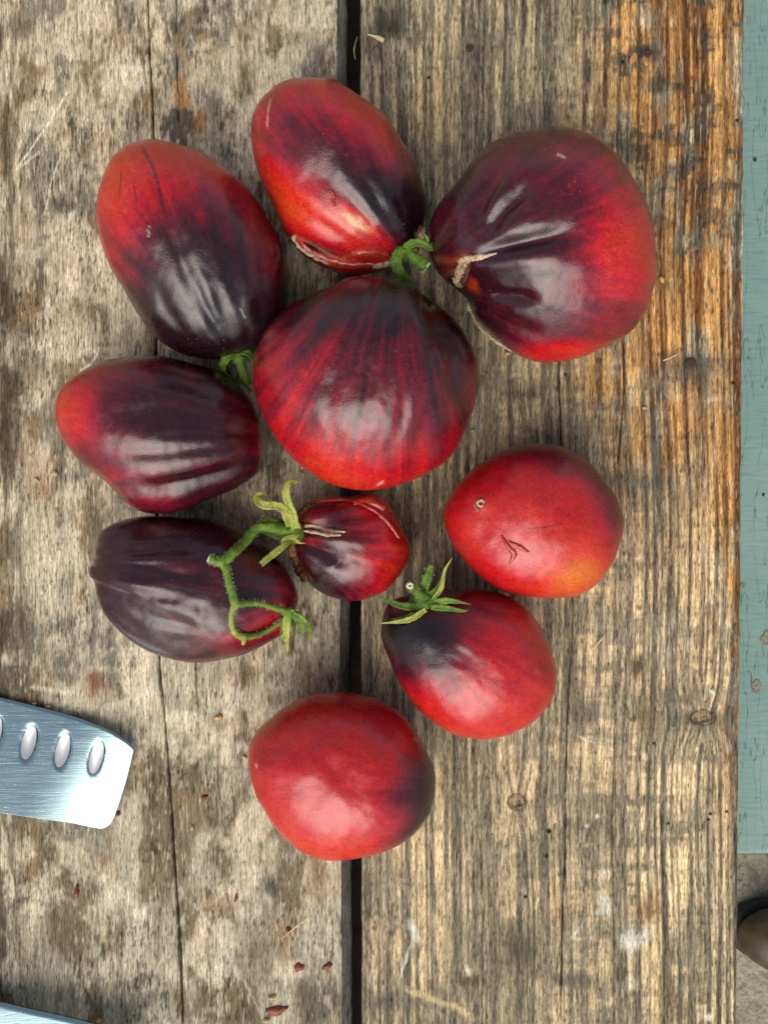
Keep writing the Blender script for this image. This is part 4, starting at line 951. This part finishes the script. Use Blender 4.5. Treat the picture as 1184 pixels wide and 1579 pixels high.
sv([(457, 818, .034), (456, 826, .036), (440, 830, .037), (434, 838, .037), (434, 842, .036)], .0014, GREEN_Y, 16, cup=.2)
sv([(452, 828, .035), (460, 836, .036), (472, 838, .036)], .0010, GREEN_Y, 17)
# empty calyx at the far end, hanging off tomato 6
cal2 = mesh_np('calyx', *tube_geo([h6(441, 942, .008), h6(446, 946, .008), P(450, 950, .026)], [.0018, .0026, .0018], 10, .1, 6), GREEN, vine)
def s2(pts, w, mat, seed, **kw): return sepal([P(x, y, h) for x, y, h in pts], w, cal2, mat, seed, **kw)
zb = h6(441, 942, .008).z
s2([(446, 944, zb), (455, 948, zb - .001), (464, 958, zb - .003), (466, 972, zb - .008), (460, 984, zb - .013)], .0022, GREEN, 21, cup=.6)
s2([(452, 946, zb), (465, 954, zb), (475, 966, zb - .003), (479, 978, zb - .008), (472, 990, zb - .013)], .0016, GREEN, 22, cup=.5)
s2([(444, 948, zb), (442, 965, zb - .001), (442, 985, zb - .005), (444, 1006, zb - .012)], .0019, GREEN_Y, 23, cup=.6, prof=(.8, 1, 1, .8, .5, .2))
s2([(441, 950, zb - .001), (436, 965, zb - .004), (431, 985, zb - .012)], .0014, GREEN_D, 24)
s2([(446, 950, zb - .003), (454, 966, zb - .012), (452, 982, zb - .016)], .0010, GREEN_D, 25)

# ------------------------------------------------------------------ knives
def steel_mat():
    m, nt, b = new_mat('scratched_steel')
    n1 = noise(nt, 1, 3, .6, (90, 1700, 90)); n2 = noise(nt, 1, 2, .5, (500, 40, 100)); n3 = noise(nt, 40, 3, .6)
    b.inputs['Base Color'].default_value = (.38, .53, .57, 1); b.inputs['Metallic'].default_value = 1  # base colour carries a painted teal reflection tint
    r = ramp(nt, n1.outputs[0], [(.3, grey(.22)), (.7, grey(.30))]); nt.links.new(r.outputs[0], b.inputs['Roughness'])
    # crossing hairline scratches
    prev = bump(nt, b, n1.outputs[0], .025, .00002)
    for rot, sc in ((.25, 330), (-.6, 260), (1.3, 300), (.05, 500)):
        tc = nd(nt, 'ShaderNodeTexCoord'); mp = nd(nt, 'ShaderNodeMapping'); mp.inputs['Rotation'].default_value = (0, 0, rot); mp.inputs['Scale'].default_value = (sc * .05, sc, 1)
        nz = nd(nt, 'ShaderNodeTexNoise'); nz.inputs['Scale'].default_value = 1; nz.inputs['Detail'].default_value = 1
        nt.links.new(tc.outputs['Object'], mp.inputs[0]); nt.links.new(mp.outputs[0], nz.inputs['Vector'])
        a = nd(nt, 'ShaderNodeMath', operation='SUBTRACT'); a.inputs[1].default_value = .5; nt.links.new(nz.outputs[0], a.inputs[0])
        a2 = nd(nt, 'ShaderNodeMath', operation='ABSOLUTE'); nt.links.new(a.outputs[0], a2.inputs[0])
        rr = ramp(nt, a2.outputs[0], [(0, grey(0)), (.012, grey(1))]); prev = bump(nt, b, rr.outputs[0], .16, .00006, prev)
    return m
STEEL = steel_mat()
GROUND_STEEL = simple_mat('ground_steel', (.66, .67, .68), (.80, .80, .80), 1, .5, .25, .0002, 1.0, mapscale=(900, 90, 90))

def blade(topc, botc, x0, x1, zfun, dimples, parent, bevel=3.0, thick=.0016, nx=150, nyy=44, name='blade'):
    xs = x1 - (x1 - x0) * (np.linspace(0, 1, nx)**1.6); xs = xs[::-1]
    ta = catmull(topc, 12); ba = catmull(botc, 12)
    def fn(c, x):
        o = np.argsort(c[:, 0]); return np.interp(x, c[o, 0], c[o, 1])
    tops, bots = fn(ta, xs), fn(ba, xs)
    s = np.linspace(0, 1, nyy); s = .5 - .5 * np.cos(s * math.pi) * .999
    s = s - s.min(); s /= s.max()
    X = np.repeat(xs[:, None], nyy, 1); Y = tops[:, None] + (bots - tops)[:, None] * s[None, :]
    Zt = zfun(X, Y)
    edge = Y - tops[:, None]
    Zt = Zt - thick * .22 * np.clip(1 - edge / bevel, 0, 1)
    for (dx, dy, rx, ry, an) in dimples:
        a = math.radians(an); c, si = math.cos(a), math.sin(a)
        u = (X - dx) * c + (Y - dy) * si; v = -(X - dx) * si + (Y - dy) * c
        Zt = Zt - .0011 * sm(1.05, .9, np.hypot(u / rx, v / ry))
    Zb = zfun(X, Y) - thick
    kz = (D - zfun(X, Y)) / D; wx, wy = (X - CX) * S * kz, (CY - Y) * S * kz
    V = np.r_[np.stack([wx, wy, Zt], -1).reshape(-1, 3), np.stack([wx, wy, np.minimum(Zb, Zt - .0001)], -1).reshape(-1, 3)]
    I = np.arange(nx * nyy).reshape(nx, nyy); B = I + nx * nyy
    F = [np.stack([I[:-1, :-1], I[:-1, 1:], I[1:, 1:], I[1:, :-1]], -1).reshape(-1, 4), np.stack([B[:-1, :-1], B[1:, :-1], B[1:, 1:], B[:-1, 1:]], -1).reshape(-1, 4)]
    ring = np.r_[I[:, 0], I[-1, 1:], I[-2::-1, -1], I[0, -2:0:-1]]; rb = ring + nx * nyy
    F.append(np.stack([ring, np.roll(ring, -1), np.roll(rb, -1), rb], -1))
    bl = mesh_np(name, V, np.concatenate(F), STEEL, parent)
    for (dx, dy, rx, ry, an) in dimples:
        a = math.radians(an); c, si = math.cos(a), math.sin(a); n, mr = 28, 8
        W = []; G = []
        for j in range(mr + 1):
            q = j / mr
            for i in range(n):
                t = 2 * math.pi * i / n; u, v = rx * q * math.cos(t), ry * q * math.sin(t)
                x, y = dx + u * c - v * si, dy + u * si + v * c
                z = float(zfun(np.array(x), np.array(y))) - .00085 * (1 - q * q) + .00002
                kq = (D - float(zfun(np.array(x), np.array(y)))) / D; W.append(((x - CX) * S * kq, (CY - y) * S * kq, z))
        for j in range(mr):
            for i in range(n): G.append((j * n + i, (j + 1) * n + i, (j + 1) * n + (i + 1) % n, j * n + (i + 1) % n))
        mesh_np('dimple', W, G, GROUND_STEEL, bl)
    return bl
knife = thing('knife', 'scratched steel knife blade with a row of oval dimples, square tip', 'knife', P(0, 1165))
def zk(x, y):
    # laid nearly flat, slightly rolled, tip end bellied towards the light
    roll = (1165 - y) * S
    return .0062 - .15 * roll + .20 * roll * sm(70, 215, x + .35 * (y - 1165)) * sm(0, 60, x)
blade([(-420, 1003), (-200, 1032), (-60, 1063), (0, 1076), (60, 1091), (120, 1108), (165, 1125), (192, 1141), (206, 1153)],
      [(-420, 1188), (-200, 1222), (-60, 1245), (0, 1253), (60, 1262), (110, 1269), (150, 1277), (163, 1275.5), (173, 1266), (184, 1238), (197, 1195), (206, 1156)], -420, 206, zk,
      [(-115, 1106, 10.5, 27, 14), (-62, 1119, 10.5, 27, 14), (-8, 1132, 10.5, 27, 14), (45, 1145, 10.5, 27, 14), (97, 1157, 10.5, 27, 14), (149, 1168, 10, 26, 15)], knife)
V, F = tube_geo([P(-400, 1085, 0) + Vector((0, 0, .010)), P(-430, 1078, 0) + Vector((0, 0, .011)), P(-560, 1060, 0) + Vector((0, 0, .012)), P(-700, 1046, 0) + Vector((0, 0, .0125)), P(-790, 1040, 0) + Vector((0, 0, .0125)), P(-805, 1039, 0) + Vector((0, 0, .0125))], [.008, .0105, .0115, .011, .0118, .007], 16)
mesh_np('handle', V, F, BLACK_H, knife)
knife2 = thing('knife', 'plain steel blade with curved upper edge, standing proud of the planks', 'knife', P(-40, 1640))
def zk2(x, y): return .013 + .15 * (y - 1600) * S
blade([(-420, 1478), (-200, 1508), (-60, 1535), (0, 1547.5), (60, 1561), (110, 1572), (150, 1583), (190, 1598), (215, 1620)],
      [(-420, 1700), (-200, 1715), (0, 1728), (120, 1735), (170, 1728), (195, 1690), (215, 1624)], -420, 215, zk2, [], knife2, 5.0, .0022)
V, F = tube_geo([P(-400, 1590) + Vector((0, 0, .0125)), P(-560, 1570) + Vector((0, 0, .0125)), P(-780, 1550) + Vector((0, 0, .0125))], [.0115, .012, .0118], 16)
mesh_np('handle', V, F, BLACK_H, knife2)
# the blade rests on its own heel and bolster
mesh_np('bolster', *tube_geo([P(-330, 1590) + Vector((0, 0, .0085)), P(-402, 1588) + Vector((0, 0, .0115))], [.006, .0112], 14), STEEL, knife2)

# ------------------------------------------------------------------ crumbs, seeds, pulp
def lump(name, px, py, rx, ry, ang, h, mat, label, cat, group=None, seed=0, z0=.0003, flat=2.0, rag=.2):
    rnd = random.Random(seed * 31 + int(px * 3 + py)); c = P(px, py); a0 = math.radians(-ang); V = []; F = []; n, m = 14, 5
    ph = [rnd.uniform(0, 6.28) for _ in range(3)]
    for j in range(m):
        q = j / (m - 1) * math.pi / 2
        for i in range(n):
            t = 2 * math.pi * i / n; w = 1 + rag * math.sin(2 * t + ph[0]) * .5 + rag * math.sin(3 * t + ph[1]) * .5 + rag * .6 * math.sin(5 * t + ph[2])
            x, y = rx * S * w * math.cos(t) * math.cos(q), ry * S * w * math.sin(t) * math.cos(q)
            V.append((c.x + x * math.cos(a0) - y * math.sin(a0), c.y + x * math.sin(a0) + y * math.cos(a0), z0 - .0007 + (h + .0007) * math.sin(q) + (rag * h * .4 * math.sin(4 * t + ph[1]) * math.sin(2 * q))))
    for j in range(m - 1):
        for i in range(n): F.append((j * n + i, j * n + (i + 1) % n, (j + 1) * n + (i + 1) % n, (j + 1) * n + i))
    F.append(tuple(reversed(range(n))))
    return tag(mesh_np(name, V, F, mat), label, cat, group)
SG = 'stray tomato seeds on the planks'
seed_spots = [(58, 740, 4.5, 3.6, 40), (86, 730, 4, 5.2, 0), (337, 1106, 8, 4, -10), (420, 1538, 7, 4, -20), (411, 1573, 5, 3.6, -10), (153, 1573, 5, 3.5, 20), (54, 1085, 4.5, 3, 0), (76, 1089, 4, 3.2, 0), (728, 664, 4, 3.4, 0), (1020, 431, 4, 6, -20), (993, 629, 4.5, 3, 0), (297, 1276, 3, 5, 10), (377, 1167, 4, 4, 0), (782, 545, 5, 4, 30), (464, 728, 3.4, 3.4, 0)]
seed_lab = ['plump golden seed on plank beside orange tomato end', 'rounder golden seed of the pair beside orange tomato end', 'long golden seed between knife tip and plain red tomato', 'pale seed above the large crimson pulp scrap', 'pale seed touching lower side of the crimson pulp scrap', 'small brown seed near the plain steel blade', 'yellow seed against dimpled knife cutting edge', 'brown seed against dimpled knife cutting edge, nearer its tip', 'small seed on plank beside central streaked tomato', 'pale seed beside the red side of the heart-shaped tomato', 'pale seed by rusty nail and orange wood patch', 'thin reddish seed below knife tip level near long crack', 'yellowish seed against side of plain red tomato', 'curled pale husk beneath split rim of heart-shaped tomato', 'tiny ring-shaped seed between purple tomato and central tomato']
for (x, y, rx, ry, an), lb in zip(seed_spots, seed_lab): lump('tomato_seed', x, y, rx, ry, an, .0011, SEED, lb, 'seed', SG, 1, rag=.1)
PG = 'scraps of red tomato pulp'
for (x, y, rx, ry, an, lb) in [(118, 1376, 5, 10, 10, 'tall red pulp scrap on plank below dimpled knife'), (426, 1559, 17, 8, -20, 'large crimson pulp scrap with seeds beside it'), (505, 1490, 8, 5, -20, 'red pulp flake near plank edge by the gap'), (461, 1492, 9, 6, -30, 'faded pink pulp flake left behind on grey plank'),
                              (445, 1434, 4, 5, 0, 'small red pulp crumb touching thin dry straw'), (315, 1230, 6, 4.5, -30, 'brown red pulp crumb beside the long plank crack'), (181, 1255, 7, 3.5, -15, 'dark red crumb touching knife tip lower corner'), (364, 1385, 2.5, 7, 10, 'narrow reddish fleck below plain red tomato')]:
    lump('tomato_pulp', x, y, rx, ry, an, .0006, FLESH_D, lb, 'pulp scrap', PG, 2, rag=.28)
def straw(pts, r, label, z=.0012, taper=(.5, 1, .4)):
    pp = [P(x, y, z) for x, y in pts]; q = catmull([tuple(p) for p in pp], 5)
    rr = np.interp(np.linspace(0, 1, len(q)), np.linspace(0, 1, len(taper)), taper) * r
    tag(mesh_np('dry_straw', *tube_geo(q, rr, 6, .1, 2), STRAW), label, 'straw', 'bits of dry straw')
straw([(567, 53), (580, 57), (592, 63)], .0009, 'pale straw chip on dark stain by the plank gap', taper=(.35, .5, 1.3, 1.2))
straw([(434, 1448), (455, 1430), (480, 1412)], .00035, 'thin dry straw beside red pulp crumb on grey plank')
straw([(1022, 556), (1034, 551), (1046, 545)], .0004, 'short dry straw pointing at rusty nail head')
straw([(912, 1001), (922, 991), (933, 978)], .00045, 'short pale straw between dark-shouldered tomato and brown stain')
straw([(548, 92), (546, 76), (551, 56)], .0003, 'fine dry grass stalk caught in the plank gap', z=-.012)
lump('paint_fleck', 1098, 1065, 3.5, 5, -30, .0006, CUT, 'white fleck above the oval knot in the plank', 'fleck', None, 3)
